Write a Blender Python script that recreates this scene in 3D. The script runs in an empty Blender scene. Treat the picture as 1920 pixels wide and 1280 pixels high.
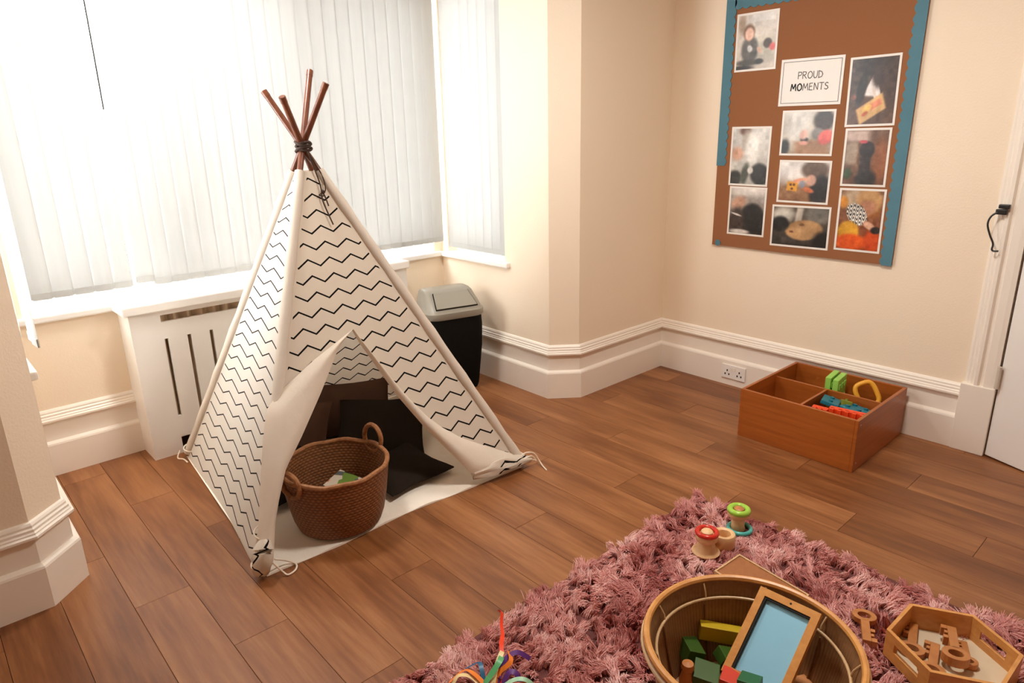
import bpy, bmesh, math, random
import numpy as np
from mathutils import Vector, Matrix
random.seed(7); rng = np.random.default_rng(7)
C = bpy.context.scene.collection
sc = bpy.context.scene
PI = math.pi

# ------------------------------------------------------------------ camera, sky, exposure
cam = bpy.data.objects.new('camera', bpy.data.cameras.new('camera')); C.objects.link(cam)
cam.data.sensor_width = 36.0; cam.data.lens = 24.1; cam.data.clip_start = 0.05
_r = Vector((0.738933, -0.673430, -0.021671)); _u = Vector((0.215684, 0.205948, 0.954498)); _f = Vector((0.638324, 0.709984, -0.297430))
m3 = Matrix((_r, _u, -_f)).transposed()
cam.matrix_world = Matrix.Translation((-3.798, -2.6824, 1.6)) @ m3.to_4x4()
sc.camera = cam
SKY = 14.5
w = bpy.data.worlds.new('overcast_sky'); sc.world = w; w.use_nodes = True
w.node_tree.nodes['Background'].inputs['Color'].default_value = (0.95, 0.98, 1.0, 1)
w.node_tree.nodes['Background'].inputs['Strength'].default_value = SKY
sc.view_settings.view_transform = 'Standard'; sc.view_settings.look = 'None'
sc.view_settings.gamma = 1.0; sc.view_settings.use_curve_mapping = False
sc.view_settings.exposure = 0.55
sc.cycles.use_denoising = True
sc.cycles.max_bounces = 12; sc.cycles.diffuse_bounces = 8; sc.cycles.transmission_bounces = 8; sc.cycles.transparent_max_bounces = 16
sc.cycles.sample_clamp_indirect = 8.0
sc.cycles.caustics_reflective = False; sc.cycles.caustics_refractive = False

def lamp(name, loc, power, size, col=(1, .94, .86), rot=(0, 0, 0)):
    l = bpy.data.lights.new(name, 'AREA'); l.shape = 'DISK'; l.size = size; l.energy = power; l.color = col
    o = bpy.data.objects.new(name, l); C.objects.link(o); o.location = loc; o.rotation_euler = rot
    return o
FILL_W = 30.0; BAY_FILL_W = 17.0; FILL_AT = (-1.7, -1.5)  # strengths and place of the added fill lamps

def portal(loc, sx, sy, rot):     # guides the sky light through a window opening
    l = bpy.data.lights.new('window_portal', 'AREA'); l.shape = 'RECTANGLE'; l.size = sx; l.size_y = sy; l.cycles.is_portal = True
    o = bpy.data.objects.new('window_portal', l); C.objects.link(o); o.location = loc; o.rotation_euler = rot
portal((-3.71, .66, 1.63), 1.66, .84, (0, -PI / 2, 0))
portal((-.81, .79, 1.63), 1.66, .58, (0, PI / 2, 0))
portal((-2.235, 1.33, 1.63), 2.37, 1.66, (-PI / 2, 0, 0))

# ------------------------------------------------------------------ materials
def lin(c):
    c = c / 255.0
    return c / 12.92 if c <= 0.04045 else ((c + 0.055) / 1.055) ** 2.4
def rgb(r, g, b): return (lin(r), lin(g), lin(b), 1.0)
class NT:
    def __init__(s, name):
        s.m = bpy.data.materials.new(name); s.m.use_nodes = True; s.t = s.m.node_tree; s.n = s.t.nodes
        s.b = s.n['Principled BSDF']; s.out = s.n['Material Output']
    def add(s, typ, **kw):
        n = s.n.new(typ)
        for k, v in kw.items(): setattr(n, k, v)
        return n
    def link(s, a, b): s.t.links.new(a, b)
    def math(s, op, a, b=None, c=None, clamp=False):
        n = s.n.new('ShaderNodeMath'); n.operation = op; n.use_clamp = clamp
        for i, v in enumerate((a, b, c)):
            if v is None: continue
            if isinstance(v, (int, float)): n.inputs[i].default_value = v
            else: s.link(v, n.inputs[i])
        return n.outputs[0]
    def mixc(s, f, a, b):
        n = s.n.new('ShaderNodeMix'); n.data_type = 'RGBA'
        for i, v in ((0, f), (6, a), (7, b)):
            if isinstance(v, (int, float, tuple)): n.inputs[i].default_value = v
            else: s.link(v, n.inputs[i])
        return n.outputs[2]
    def noise(s, vec, scale, detail=3, rough=.55):
        n = s.n.new('ShaderNodeTexNoise'); n.inputs['Scale'].default_value = scale
        n.inputs['Detail'].default_value = detail; n.inputs['Roughness'].default_value = rough
        if vec is not None: s.link(vec, n.inputs['Vector'])
        return n.outputs['Fac']
    def mapping(s, vec, scale=(1, 1, 1), loc=None):
        n = s.n.new('ShaderNodeMapping'); n.inputs['Scale'].default_value = scale; s.link(vec, n.inputs['Vector'])
        if loc is not None: s.link(loc, n.inputs['Location'])
        return n.outputs[0]
    def ramp(s, f, stops):
        n = s.n.new('ShaderNodeValToRGB'); e = n.color_ramp.elements
        while len(e) < len(stops): e.new(0.5)
        for x, (p, c) in zip(e, stops): x.position = p; x.color = c
        s.link(f, n.inputs[0]); return n.outputs[0]
    def bump(s, h, strength=.2, dist=.01):
        n = s.n.new('ShaderNodeBump'); n.inputs['Strength'].default_value = strength; n.inputs['Distance'].default_value = dist
        s.link(h, n.inputs['Height']); s.link(n.outputs[0], s.b.inputs['Normal']); return n.outputs[0]
def plain(name, col, rough=.5, var=.06, scale=30, bump=0.0, metal=0.0):
    t = NT(name)
    if rough > .85: t.b.inputs['Specular IOR Level'].default_value = .1
    g = t.add('ShaderNodeNewGeometry')
    f = t.noise(g.outputs['Position'], scale)
    a = tuple(max(0, c * (1 - var)) for c in col[:3]) + (1,); b = tuple(min(1, c * (1 + var)) for c in col[:3]) + (1,)
    t.link(t.mixc(f, a, b), t.b.inputs['Base Color'])
    t.b.inputs['Roughness'].default_value = rough; t.b.inputs['Metallic'].default_value = metal
    if bump: t.bump(t.noise(g.outputs['Position'], scale * 4), bump, .003)
    return t.m
def wood(name, c1, c2, scale=(3, 40, 40), rough=.45, obj=False):
    t = NT(name)
    v = t.add('ShaderNodeTexCoord').outputs['Object'] if obj else t.add('ShaderNodeNewGeometry').outputs['Position']
    f = t.noise(t.mapping(v, scale), 1.0, 5, .6)
    t.link(t.ramp(f, [(.3, c1), (.7, c2)]), t.b.inputs['Base Color'])
    t.b.inputs['Roughness'].default_value = rough; t.bump(f, .06, .002)
    return t.m
M = {}
M['wall'] = plain('peach_wall_paint', (.80, .665, .51, 1), .75, .02, 3, .0)
def wallmat():
    t = NT('textured_peach_wall'); g = t.add('ShaderNodeNewGeometry')
    t.b.inputs['Base Color'].default_value = (.80, .665, .51, 1); t.b.inputs['Roughness'].default_value = .7
    f = t.noise(g.outputs['Position'], 2.5); t.link(t.mixc(f, (.86, .725, .565, 1), (.88, .755, .595, 1)), t.b.inputs['Base Color'])
    t.bump(t.noise(g.outputs['Position'], 110, 3), .22, .004); return t.m
M['wall'] = wallmat()
M['ceil'] = plain('white_ceiling', (.82, .79, .74, 1), .8, .02)
M['trim'] = plain('cream_white_gloss_paint', (.88, .81, .72, 1), .35, .02, 8)
M['white'] = plain('white_paint', (.86, .83, .79, 1), .4, .02, 8)
M['upvc'] = plain('white_plastic_frame', (.80, .79, .77, 1), .4, .01)
M['dark'] = plain('dark_void', (.012, .009, .007, 1), .8)
M['subfloor'] = plain('dark_subfloor', (.045, .022, .012, 1), .8)
def plankmat():
    t = NT('brown_oak_vinyl'); g = t.add('ShaderNodeNewGeometry'); oi = t.add('ShaderNodeObjectInfo')
    cmb = t.add('ShaderNodeCombineXYZ')
    for i, k in enumerate((37.0, 91.0, 11.0)): t.link(t.math('MULTIPLY', oi.outputs['Random'], k), cmb.inputs[i])
    fine = t.noise(t.mapping(g.outputs['Position'], (46, 3.2, 1), cmb.outputs[0]), 1.0, 6, .62)
    broad = t.noise(t.mapping(g.outputs['Position'], (7, 1.1, 1), cmb.outputs[0]), 1.0, 3, .5)
    v = t.math('ADD', t.math('MULTIPLY', fine, .55), t.math('MULTIPLY', broad, .75))
    v = t.math('ADD', v, t.math('MULTIPLY', t.math('SUBTRACT', oi.outputs['Random'], .5), .12))
    col = t.ramp(v, [(.36, (.11, .034, .008, 1)), (.56, (.19, .064, .018, 1)), (.72, (.275, .105, .034, 1)), (.9, (.38, .165, .062, 1))])
    t.link(col, t.b.inputs['Base Color'])
    t.link(t.math('MULTIPLY_ADD', fine, .2, .30), t.b.inputs['Roughness'])
    t.b.inputs['Specular IOR Level'].default_value = .45
    t.bump(fine, .10, .0012); return t.m
M['plank'] = plankmat()
def slatmat():
    t = NT('white_blind_fabric'); g = t.add('ShaderNodeNewGeometry'); oi = t.add('ShaderNodeObjectInfo')
    f = t.noise(t.mapping(g.outputs['Position'], (90, 90, 2)), 1.0, 2)
    a = t.mixc(f, (.47, .475, .465, 1), (.51, .515, .50, 1))
    d = t.add('ShaderNodeBsdfDiffuse'); tr = t.add('ShaderNodeBsdfTranslucent'); mx = t.add('ShaderNodeMixShader')
    t.link(a, d.inputs[0]); t.link(a, tr.inputs[0]); mx.inputs[0].default_value = .046
    t.link(d.outputs[0], mx.inputs[1]); t.link(tr.outputs[0], mx.inputs[2]); t.link(mx.outputs[0], t.out.inputs[0]); return t.m
M['slat'] = slatmat()
def glassmat():
    t = NT('window_glass'); a = t.add('ShaderNodeBsdfTransparent'); b = t.add('ShaderNodeBsdfGlossy'); mx = t.add('ShaderNodeMixShader')
    b.inputs['Roughness'].default_value = .02; mx.inputs[0].default_value = .06
    t.link(a.outputs[0], mx.inputs[1]); t.link(b.outputs[0], mx.inputs[2]); t.link(mx.outputs[0], t.out.inputs[0]); return t.m
M['glass'] = glassmat()
CANVAS = (.83, .745, .64, 1)
def canvasmat(name, zig=False, amp=.42, width=.055, duty=.5, trans=.22, ink=(.012, .010, .009, 1), base=CANVAS):
    t = NT(name); g = t.add('ShaderNodeNewGeometry'); tc = t.add('ShaderNodeTexCoord')
    f = t.noise(g.outputs['Position'], 14, 4)
    col = t.mixc(f, tuple(c * .95 for c in base[:3]) + (1,), base)
    if zig:
        sp = t.add('ShaderNodeSeparateXYZ'); t.link(tc.outputs['UV'], sp.inputs[0])
        fr = t.math('FRACT', sp.outputs[0])
        tri = t.math('MINIMUM', t.math('DIVIDE', fr, duty), t.math('DIVIDE', t.math('SUBTRACT', 1.0, fr), 1 - duty))
        k = t.math('SUBTRACT', sp.outputs[1], t.math('MULTIPLY', tri, amp))
        d = t.math('ABSOLUTE', t.math('SUBTRACT', t.math('FRACT', k), .5))
        line = t.math('LESS_THAN', d, width)
        at = t.add('ShaderNodeAttribute', attribute_name='edge')
        line = t.math('MULTIPLY', line, t.math('GREATER_THAN', at.outputs['Fac'], .034))
        col = t.mixc(line, col, ink)
    d = t.add('ShaderNodeBsdfDiffuse'); tr = t.add('ShaderNodeBsdfTranslucent'); mx = t.add('ShaderNodeMixShader')
    t.link(col, d.inputs[0]); t.link(col, tr.inputs[0]); mx.inputs[0].default_value = trans
    bn = t.add('ShaderNodeBump'); bn.inputs['Strength'].default_value = .25; bn.inputs['Distance'].default_value = .01
    t.link(t.noise(g.outputs['Position'], 22, 3), bn.inputs['Height']); t.link(bn.outputs[0], d.inputs['Normal'])
    t.link(d.outputs[0], mx.inputs[1]); t.link(tr.outputs[0], mx.inputs[2]); t.link(mx.outputs[0], t.out.inputs[0]); return t.m
M['canvas'] = canvasmat('natural_canvas')
M['zigzag'] = canvasmat('canvas_zigzag_print', True, .45, .060, trans=.36)
M['zigzag_side_lit'] = canvasmat('canvas_zigzag_print_side_lit', True, .5, .056, .36, trans=.36, ink=(.05, .045, .042, 1), base=(.86, .81, .74, 1))  # same canvas with paler base: window light on the left panel painted in
M['sheet'] = canvasmat('cream_ground_sheet', trans=.02, base=(.90, .83, .73, 1))
M['pole'] = wood('red_brown_pole', (.11, .03, .014, 1), (.22, .07, .03, 1), (30, 30, 4), .3)
M['cord_dark'] = plain('dark_brown_cord', (.045, .022, .012, 1), .8)
M['cord_white'] = plain('cream_cord', (.8, .70, .58, 1), .8)
M['box_wood'] = wood('orange_brown_veneer', (.30, .075, .010, 1), (.42, .115, .018, 1), (2, 3, 50), .35)
M['oak'] = wood('pale_varnished_wood', (.56, .235, .055, 1), (.70, .34, .095, 1), (25, 25, 60), .38)
M['pale_wood'] = wood('light_turned_wood', (.72, .45, .22, 1), (.80, .53, .28, 1), (40, 40, 40), .4)
M['key_wood'] = wood('warm_toy_wood', (.40, .15, .04, 1), (.52, .215, .065, 1), (30, 30, 30), .4)
M['tray_base'] = plain('cream_tray_base', (.66, .56, .40, 1), .5)
M['blue'] = plain('blue_pinboard_border', (.075, .20, .26, 1), .7, .1, 12)
def corkmat():
    t = NT('brown_felt_board'); g = t.add('ShaderNodeNewGeometry')
    f = t.noise(g.outputs['Position'], 260, 2); h = t.noise(g.outputs['Position'], 3, 2)
    c = t.mixc(f, (.22, .082, .030, 1), (.33, .13, .05, 1)); t.link(t.mixc(h, c, (.29, .115, .042, 1)), t.b.inputs['Base Color'])
    t.b.inputs['Roughness'].default_value = .85; t.bump(f, .15, .002); return t.m
M['cork'] = corkmat()
M['paper'] = plain('white_photo_paper', (.80, .76, .70, 1), .35, .02)
M['ink'] = plain('black_ink', (.02, .018, .016, 1), .6)
M['ink_grey'] = plain('dark_grey_ink', (.10, .09, .08, 1), .6)
def printmat():
    t = NT('printed_photograph'); a = t.add('ShaderNodeAttribute', attribute_name='print')
    t.link(a.outputs['Color'], t.b.inputs['Base Color']); t.b.inputs['Roughness'].default_value = .3; return t.m
M['print'] = printmat()
def weavemat(name, c1, c2, sx, sz, rough=.6, strength=.5):
    t = NT(name); tc = t.add('ShaderNodeTexCoord'); sp = t.add('ShaderNodeSeparateXYZ'); t.link(tc.outputs['UV'], sp.inputs[0])
    g = t.add('ShaderNodeNewGeometry'); n = t.noise(g.outputs['Position'], 60, 3)
    a = t.math('SINE', t.math('ADD', t.math('MULTIPLY', sp.outputs[0], sx * 2 * PI), t.math('MULTIPLY', t.math('FLOOR', t.math('MULTIPLY', sp.outputs[1], sz)), PI)))
    b = t.math('SINE', t.math('MULTIPLY', t.math('FRACT', t.math('MULTIPLY', sp.outputs[1], sz)), PI))
    h = t.math('MULTIPLY', t.math('MULTIPLY_ADD', a, .35, .65), b)
    v = t.math('ADD', t.math('MULTIPLY', h, .6), t.math('MULTIPLY', n, .5))
    t.link(t.ramp(v, [(.1, c1), (.75, c2)]), t.b.inputs['Base Color']); t.b.inputs['Roughness'].default_value = rough
    t.bump(h, strength, .004); return t.m
M['seagrass'] = weavemat('brown_seagrass_weave', (.05, .015, .004, 1), (.29, .11, .032, 1), 64, 34)
M['rim'] = wood('seagrass_rim', (.20, .075, .022, 1), (.40, .17, .06, 1), (60, 60, 60), .6)
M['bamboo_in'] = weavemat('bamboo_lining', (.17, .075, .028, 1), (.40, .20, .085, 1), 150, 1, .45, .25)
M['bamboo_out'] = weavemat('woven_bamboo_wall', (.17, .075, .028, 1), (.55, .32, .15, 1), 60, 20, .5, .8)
M['cane'] = wood('pale_cane', (.55, .35, .17, 1), (.68, .47, .26, 1), (30, 30, 30), .4)
M['bin_body'] = plain('black_bin_plastic', (.007, .006, .005, 1), .86, .2, 30, .3)
M['bin_lid'] = plain('grey_bin_lid', (.27, .245, .20, 1), .35, .04, 10)
M['taupe'] = plain('taupe_cushion_cloth', (.085, .045, .030, 1), .9, .12, 9, .2)
M['charcoal'] = plain('charcoal_cushion_cloth', (.022, .015, .011, 1), .9, .15, 9, .2)
M['screen_blue'] = plain('sky_blue_board', (.27, .58, .78, 1), .45, .02)
M['iron'] = plain('black_iron', (.012, .010, .009, 1), .4)
M['steel'] = plain('painted_hinge', (.62, .55, .46, 1), .35, .03)
M['radiator'] = plain('beige_radiator', (.62, .46, .30, 1), .5)
def col(name, c, rough=.45): M[name] = plain(name, c, rough, .04, 20)
col('lime', (.30, .62, .10, 1)); col('teal', (.006, .16, .22, 1)); col('yellow_plastic', (.80, .38, .03, 1)); col('orange_red', (.85, .065, .01, 1))
col('purple', (.16, .04, .14, 1)); col('olive', (.20, .22, .02, 1)); col('block_yellow', (.60, .42, .012, 1)); col('block_green', (.045, .11, .012, 1))
col('block_red', (.62, .045, .02, 1)); col('deep_green', (.012, .12, .04, 1)); col('peg_orange', (.62, .25, .08, 1)); col('glossy_red', (.55, .025, .012, 1), .2)
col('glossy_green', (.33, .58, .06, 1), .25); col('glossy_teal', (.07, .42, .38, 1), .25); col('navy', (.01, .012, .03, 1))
for n_, c_ in dict(ribbon_red=(.85, .05, .01, 1), ribbon_cream=(.80, .62, .30, 1), ribbon_green=(.10, .42, .16, 1), ribbon_orange=(.85, .22, .02, 1), ribbon_purple=(.12, .03, .22, 1), ribbon_blue=(.01, .12, .25, 1), ribbon_mint=(.35, .62, .40, 1)).items(): col(n_, c_, .4)

# ------------------------------------------------------------------ mesh helpers
class MB:
    def __init__(s): s.v = []; s.f = []; s.uv = {}; s.smooth = True
    def quad_grid(s, P, closed_u=False, uv=None):          # P: rows of points
        b = len(s.v); R = len(P); K = len(P[0])
        for r in P: s.v += [tuple(map(float, p)) for p in r]
        if uv is not None:
            for i in range(R):
                for j in range(K): s.uv[b + i * K + j] = uv[i][j]
        for i in range(R - 1):
            for j in range(K - (0 if closed_u else 1)):
                j2 = (j + 1) % K
                s.f.append((b + i * K + j, b + i * K + j2, b + (i + 1) * K + j2, b + (i + 1) * K + j))
        return s
    def box(s, lo, hi, T=None):
        x0, y0, z0 = lo; x1, y1, z1 = hi; b = len(s.v)
        P = [Vector(p) for p in ((x0, y0, z0), (x1, y0, z0), (x1, y1, z0), (x0, y1, z0), (x0, y0, z1), (x1, y0, z1), (x1, y1, z1), (x0, y1, z1))]
        if T is not None: P = [T @ p for p in P]
        s.v += [tuple(p) for p in P]
        s.f += [tuple(b + i for i in q) for q in ((0, 3, 2, 1), (4, 5, 6, 7), (0, 1, 5, 4), (1, 2, 6, 5), (2, 3, 7, 6), (3, 0, 4, 7))]
        return s
    def prism(s, poly, z0, z1, T=None):                    # poly ccw in xy
        b = len(s.v); n = len(poly)
        P = [Vector((x, y, z)) for z in (z0, z1) for x, y in poly]
        if T is not None: P = [T @ p for p in P]
        s.v += [tuple(p) for p in P]
        s.f.append(tuple(b + i for i in range(n))[::-1]); s.f.append(tuple(b + n + i for i in range(n)))
        for i in range(n): j = (i + 1) % n; s.f.append((b + i, b + j, b + n + j, b + n + i))
        return s
    def ring_prism(s, outer, inner, z0, z1, T=None):       # annulus with matching vertex counts
        b = len(s.v); n = len(outer)
        P = [Vector((x, y, z)) for z in (z0, z1) for pl in (outer, inner) for x, y in pl]
        if T is not None: P = [T @ p for p in P]
        s.v += [tuple(p) for p in P]
        for i in range(n):
            j = (i + 1) % n; o0, i0, o1, i1 = b, b + n, b + 2 * n, b + 3 * n
            s.f += [(o0 + i, i0 + i, i0 + j, o0 + j), (o1 + i, o1 + j, i1 + j, i1 + i), (o0 + i, o0 + j, o1 + j, o1 + i), (i0 + i, i1 + i, i1 + j, i0 + j)]
        return s
    def tube(s, path, r, n=8, closed=False, cap=True):
        path = [Vector(p) for p in path]; K = len(path); rows = []
        up = Vector((0, 0, 1)); prev = None
        for i, p in enumerate(path):
            a = path[(i - 1) % K] if (closed or i > 0) else p; c = path[(i + 1) % K] if (closed or i < K - 1) else p
            t = (c - a).normalized()
            if prev is None:
                prev = t.cross(up if abs(t.z) < .9 else Vector((1, 0, 0))).normalized()
            x = (prev - t * prev.dot(t)).normalized(); y = t.cross(x); prev = x
            rr = r[i] if isinstance(r, (list, tuple)) else r
            rows.append([p + (x * math.cos(2 * PI * k / n) + y * math.sin(2 * PI * k / n)) * rr for k in range(n)])
        if closed: rows.append(rows[0])
        b = len(s.v); s.quad_grid(rows, closed_u=True)
        if cap and not closed:
            s.f.append(tuple(b + k for k in range(n))[::-1]); s.f.append(tuple(b + (K - 1) * n + k for k in range(n)))
        return s
    def lathe(s, prof, c, n=32, T=None, uv=True, sx=1.0, sy=1.0):   # prof: (r, z)
        rows = []; uvs = []; L = 0
        for i, (r, z) in enumerate(prof):
            if i: L += math.hypot(r - prof[i - 1][0], z - prof[i - 1][1])
            row = [Vector((r * sx * math.cos(2 * PI * k / n), r * sy * math.sin(2 * PI * k / n), z)) for k in range(n + 1)]
            row = [(T @ p) if T is not None else p + Vector(c) for p in row]
            rows.append(row); uvs.append([(k / n, L) for k in range(n + 1)])
        mL = max(L, 1e-6); uvs = [[(a, b_ / mL) for a, b_ in r] for r in uvs]
        return s.quad_grid(rows, uv=uvs)
    def mesh(s, name, org=(0, 0, 0), mat=None, smooth=False, bevel=0.0, merge=False, attr=None):
        me = bpy.data.meshes.new(name); o = Vector(org)
        me.from_pydata([tuple(Vector(p) - o) for p in s.v], [], s.f)
        if attr:
            a = me.attributes.new(attr[0], 'FLOAT', 'POINT'); a.data.foreach_set('value', np.array(attr[1], dtype=np.float32))
        if s.uv:
            ul = me.uv_layers.new(name='UVMap'); arr = np.zeros((len(me.loops), 2), np.float32)
            for i, l in enumerate(me.loops): arr[i] = s.uv.get(l.vertex_index, (0, 0))
            ul.data.foreach_set('uv', arr.ravel())
        if bevel or merge:
            bm = bmesh.new(); bm.from_mesh(me)
            if merge: bmesh.ops.remove_doubles(bm, verts=bm.verts, dist=1e-5)
            if bevel:
                ed = [e for e in bm.edges if len(e.link_faces) == 2 and e.calc_face_angle(0) > .6]
                bmesh.ops.bevel(bm, geom=ed, offset=bevel, segments=2, profile=.6, affect='EDGES')
            bm.to_mesh(me); bm.free()
        if mat is not None: me.materials.append(mat)
        if smooth:
            me.polygons.foreach_set('use_smooth', [True] * len(me.polygons)); me.set_sharp_from_angle(angle=math.radians(40))
        return me
ORG = {}
def tag(o, label=None, cat=None, group=None, kind=None):
    if label: o['label'] = label
    if cat: o['category'] = cat
    if group: o['group'] = group
    if kind: o['kind'] = kind
    return o
def put(name, mb, mat, parent=None, org=None, smooth=False, bevel=0.0, merge=False, attr=None, **t):
    og = Vector(ORG[parent.name]) if parent is not None else Vector(org if org is not None else (0, 0, 0))
    o = bpy.data.objects.new(name, mb.mesh(name, og, M[mat] if isinstance(mat, str) else mat, smooth, bevel, merge, attr))
    C.objects.link(o)
    if parent is not None: o.parent = parent
    else: o.location = og
    ORG[o.name] = og; tag(o, **t); return o
def thing(name, label, cat, loc, group=None):
    o = bpy.data.objects.new(name, None); C.objects.link(o); o.location = loc; o.empty_display_size = .05
    ORG[o.name] = Vector(loc); return tag(o, label, cat, group)
def struct(name, mb, mat, parent=None, **k):
    o = put(name, mb, mat, parent, **k)
    if parent is None: o['kind'] = 'structure'
    return o
def T_(loc, rz=0, rx=0, ry=0, order='ZXY'):
    return Matrix.Translation(loc) @ Matrix.Rotation(rz, 4, 'Z') @ Matrix.Rotation(rx, 4, 'X') @ Matrix.Rotation(ry, 4, 'Y')
def circ(r, n=24, c=(0, 0), ry=None): return [(c[0] + r * math.cos(2 * PI * k / n), c[1] + (ry or r) * math.sin(2 * PI * k / n)) for k in range(n)]
def rrect(hx, hy, r, n=5):
    P = []
    for cx, cy, a0 in ((hx - r, hy - r, 0), (-hx + r, hy - r, 90), (-hx + r, -hy + r, 180), (hx - r, -hy + r, 270)):
        for k in range(n + 1): a = math.radians(a0 + 90 * k / n); P.append((cx + r * math.cos(a), cy + r * math.sin(a)))
    return P
def smooth_path(P, n=8):
    P = [Vector(p) for p in P]; out = []
    for i in range(len(P) - 1):
        p0 = P[max(i - 1, 0)]; p1 = P[i]; p2 = P[i + 1]; p3 = P[min(i + 2, len(P) - 1)]
        for k in range(n):
            t = k / n
            out.append(.5 * ((2 * p1) + (p2 - p0) * t + (2 * p0 - 5 * p1 + 4 * p2 - p3) * t * t + (3 * p1 - p0 - 3 * p2 + p3) * t ** 3))
    out.append(P[-1]); return out

# ------------------------------------------------------------------ room shell
H = 2.72; XL = -5.6; YF = -4.7; BX0, BX1, BY = -3.54, -0.98, 1.152
SILL = .80; WTOP = 2.46; TH = .16
struct('wall_right', MB().box((0, -1.957, 0), (TH, 0, H)).box((0, -2.80, 2.06), (TH, -1.957, H)).box((0, YF, 0), (TH, -2.80, H)), 'wall')
mb = MB().prism([(TH, 0), (TH, TH), (-.84, TH), (-.84, .0)], 0, H)
struct('wall_back_right', mb, 'wall')
struct('wall_pillar', MB().prism([(-.84, 0), (-.84, .13), (-.98 + .0005, .13), (-.98 + .0005, .115)], 0, H), 'wall')
def wall_open_y(name, x0, x1, y0, y1, xa, xb):      # wall along x with an opening xa..xb
    struct(name, MB().box((x0, y0, 0), (x1, y1, SILL - .035)).box((x0, y0, WTOP), (x1, y1, H)).box((x0, y0, SILL - .035), (xa, y1, WTOP)).box((xb, y0, SILL - .035), (x1, y1, WTOP)), 'wall')
def wall_open_x(name, x0, x1, y0, y1, ya, yb):
    struct(name, MB().box((x0, y0, 0), (x1, y1, SILL - .035)).box((x0, y0, WTOP), (x1, y1, H)).box((x0, y0, SILL - .035), (x1, ya, WTOP)).box((x0, yb, SILL - .035), (x1, y1, WTOP)), 'wall')
wall_open_y('wall_bay_back', BX0 - TH, BX1 + TH, BY, BY + TH, -3.42, -1.05)
wall_open_x('wall_bay_right', BX1, BX1 + TH, .1301, BY, .50, 1.08)
wall_open_x('wall_bay_left', BX0 - TH, BX0, .105, BY, .24, 1.08)
struct('wall_back_left', MB().prism([(XL, 0), (-3.655, 0), (-3.5405, .105), (-3.5405, .12), (-3.70, TH), (XL, TH)], 0, H), 'wall')
struct('wall_left', MB().box((XL - TH, YF, 0), (XL, TH, H)), 'wall')
struct('wall_front', MB().box((XL - TH, YF - TH, 0), (TH, YF, H)), 'wall')
struct('ceiling', MB().box((XL - TH, YF - TH, H), (TH, BY + TH, H + .1)), 'ceil')
struct('wall_hall', MB().box((1.2, -3.4, 0), (1.3, -1.3, H)).box((TH, -3.5, 0), (1.3, -3.4, H)).box((TH, -1.4, 0), (1.3, -1.3, H)).box((TH, -3.5, H), (1.3, -1.3, H + .1)), 'wall')
# floor: every plank its own piece
fl = struct('floor', MB().box((XL - TH, YF - TH, -.06), (1.3, BY + TH, -.0075)), 'subfloor')
PW, PL = .187, 1.22
pm = MB().box((-PW / 2 + .0007, -PL / 2 + .0007, -.007), (PW / 2 - .0007, PL / 2 - .0007, 0)).mesh('plank', (0, 0, 0), M['plank'], bevel=.0009)
ix = 0; x = -2.69 + PW / 2 - PW * 16
while x < .35:
    y = BY + .1 + PL / 2 - (ix * .43 % 1.22)
    while y > YF - .6:
        top = y + PL / 2; bot = y - PL / 2
        inside = bot < 0.05 or (x > BX0 - .12 and x < BX1 + .12)
        if inside and (x < .12 or (bot < -1.2 and top > -3.6)):
            p = bpy.data.objects.new('plank', pm); C.objects.link(p); p.parent = fl; p.location = (x, y, 0)
        y -= PL
    x += PW; ix += 1

# skirting swept along each wall
PROF = [(0, 0), (.030, 0), (.030, .158), (.027, .166), (.020, .171), (.010, .176), (.010, .270), (.026, .273), (.031, .279), (.031, .287), (.024, .292), (.024, .297), (.019, .302), (.019, .311), (.013, .316), (.013, .324), (.008, .332), (0, .336)]
def skirting(name, a, b, na=None, nb=None):
    """a,b wall points (room on the left of a->b); na/nb = directions of neighbouring walls for mitres."""
    a, b = Vector(a).to_2d(), Vector(b).to_2d(); d = (b - a).normalized(); n = Vector((-d.y, d.x))
    def mit(q):
        if q is None: return n
        q = Vector(q).normalized(); nq = Vector((-q.y, q.x)); s = (n + nq).normalized(); return s / max(.3, s.dot(n))
    ma, mb_ = mit(na), mit(nb)
    m = MB(); m.quad_grid([[(*(p + o * dd), z) for dd, z in PROF] for p, o in ((a, ma), (b, mb_))])
    k = len(PROF); m.f.append(tuple(range(k))); m.f.append(tuple(range(k, 2 * k))[::-1])
    struct(name, m, 'trim')
pts = [(0, -1.815), (0, 0), (-.84, 0), (-.98, .115), (-.98, BY), (-1.42, BY)]
nm = ['baseboard_right', 'baseboard_back_right', 'baseboard_pillar', 'baseboard_bay_right', 'baseboard_bay_back_right']
def run(pts, nm):
    ds = [Vector(pts[i + 1]) - Vector(pts[i]) for i in range(len(pts) - 1)]
    for i, n in enumerate(nm): skirting(n, pts[i], pts[i + 1], ds[i - 1] if i else None, ds[i + 1] if i < len(nm) - 1 else None)
run(pts, nm)
run([(-3.031, BY), (BX0, BY), (BX0, .105), (-3.655, 0), (XL, 0)], ['baseboard_bay_back_left', 'baseboard_bay_left', 'baseboard_pier', 'baseboard_back_left'])

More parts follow.
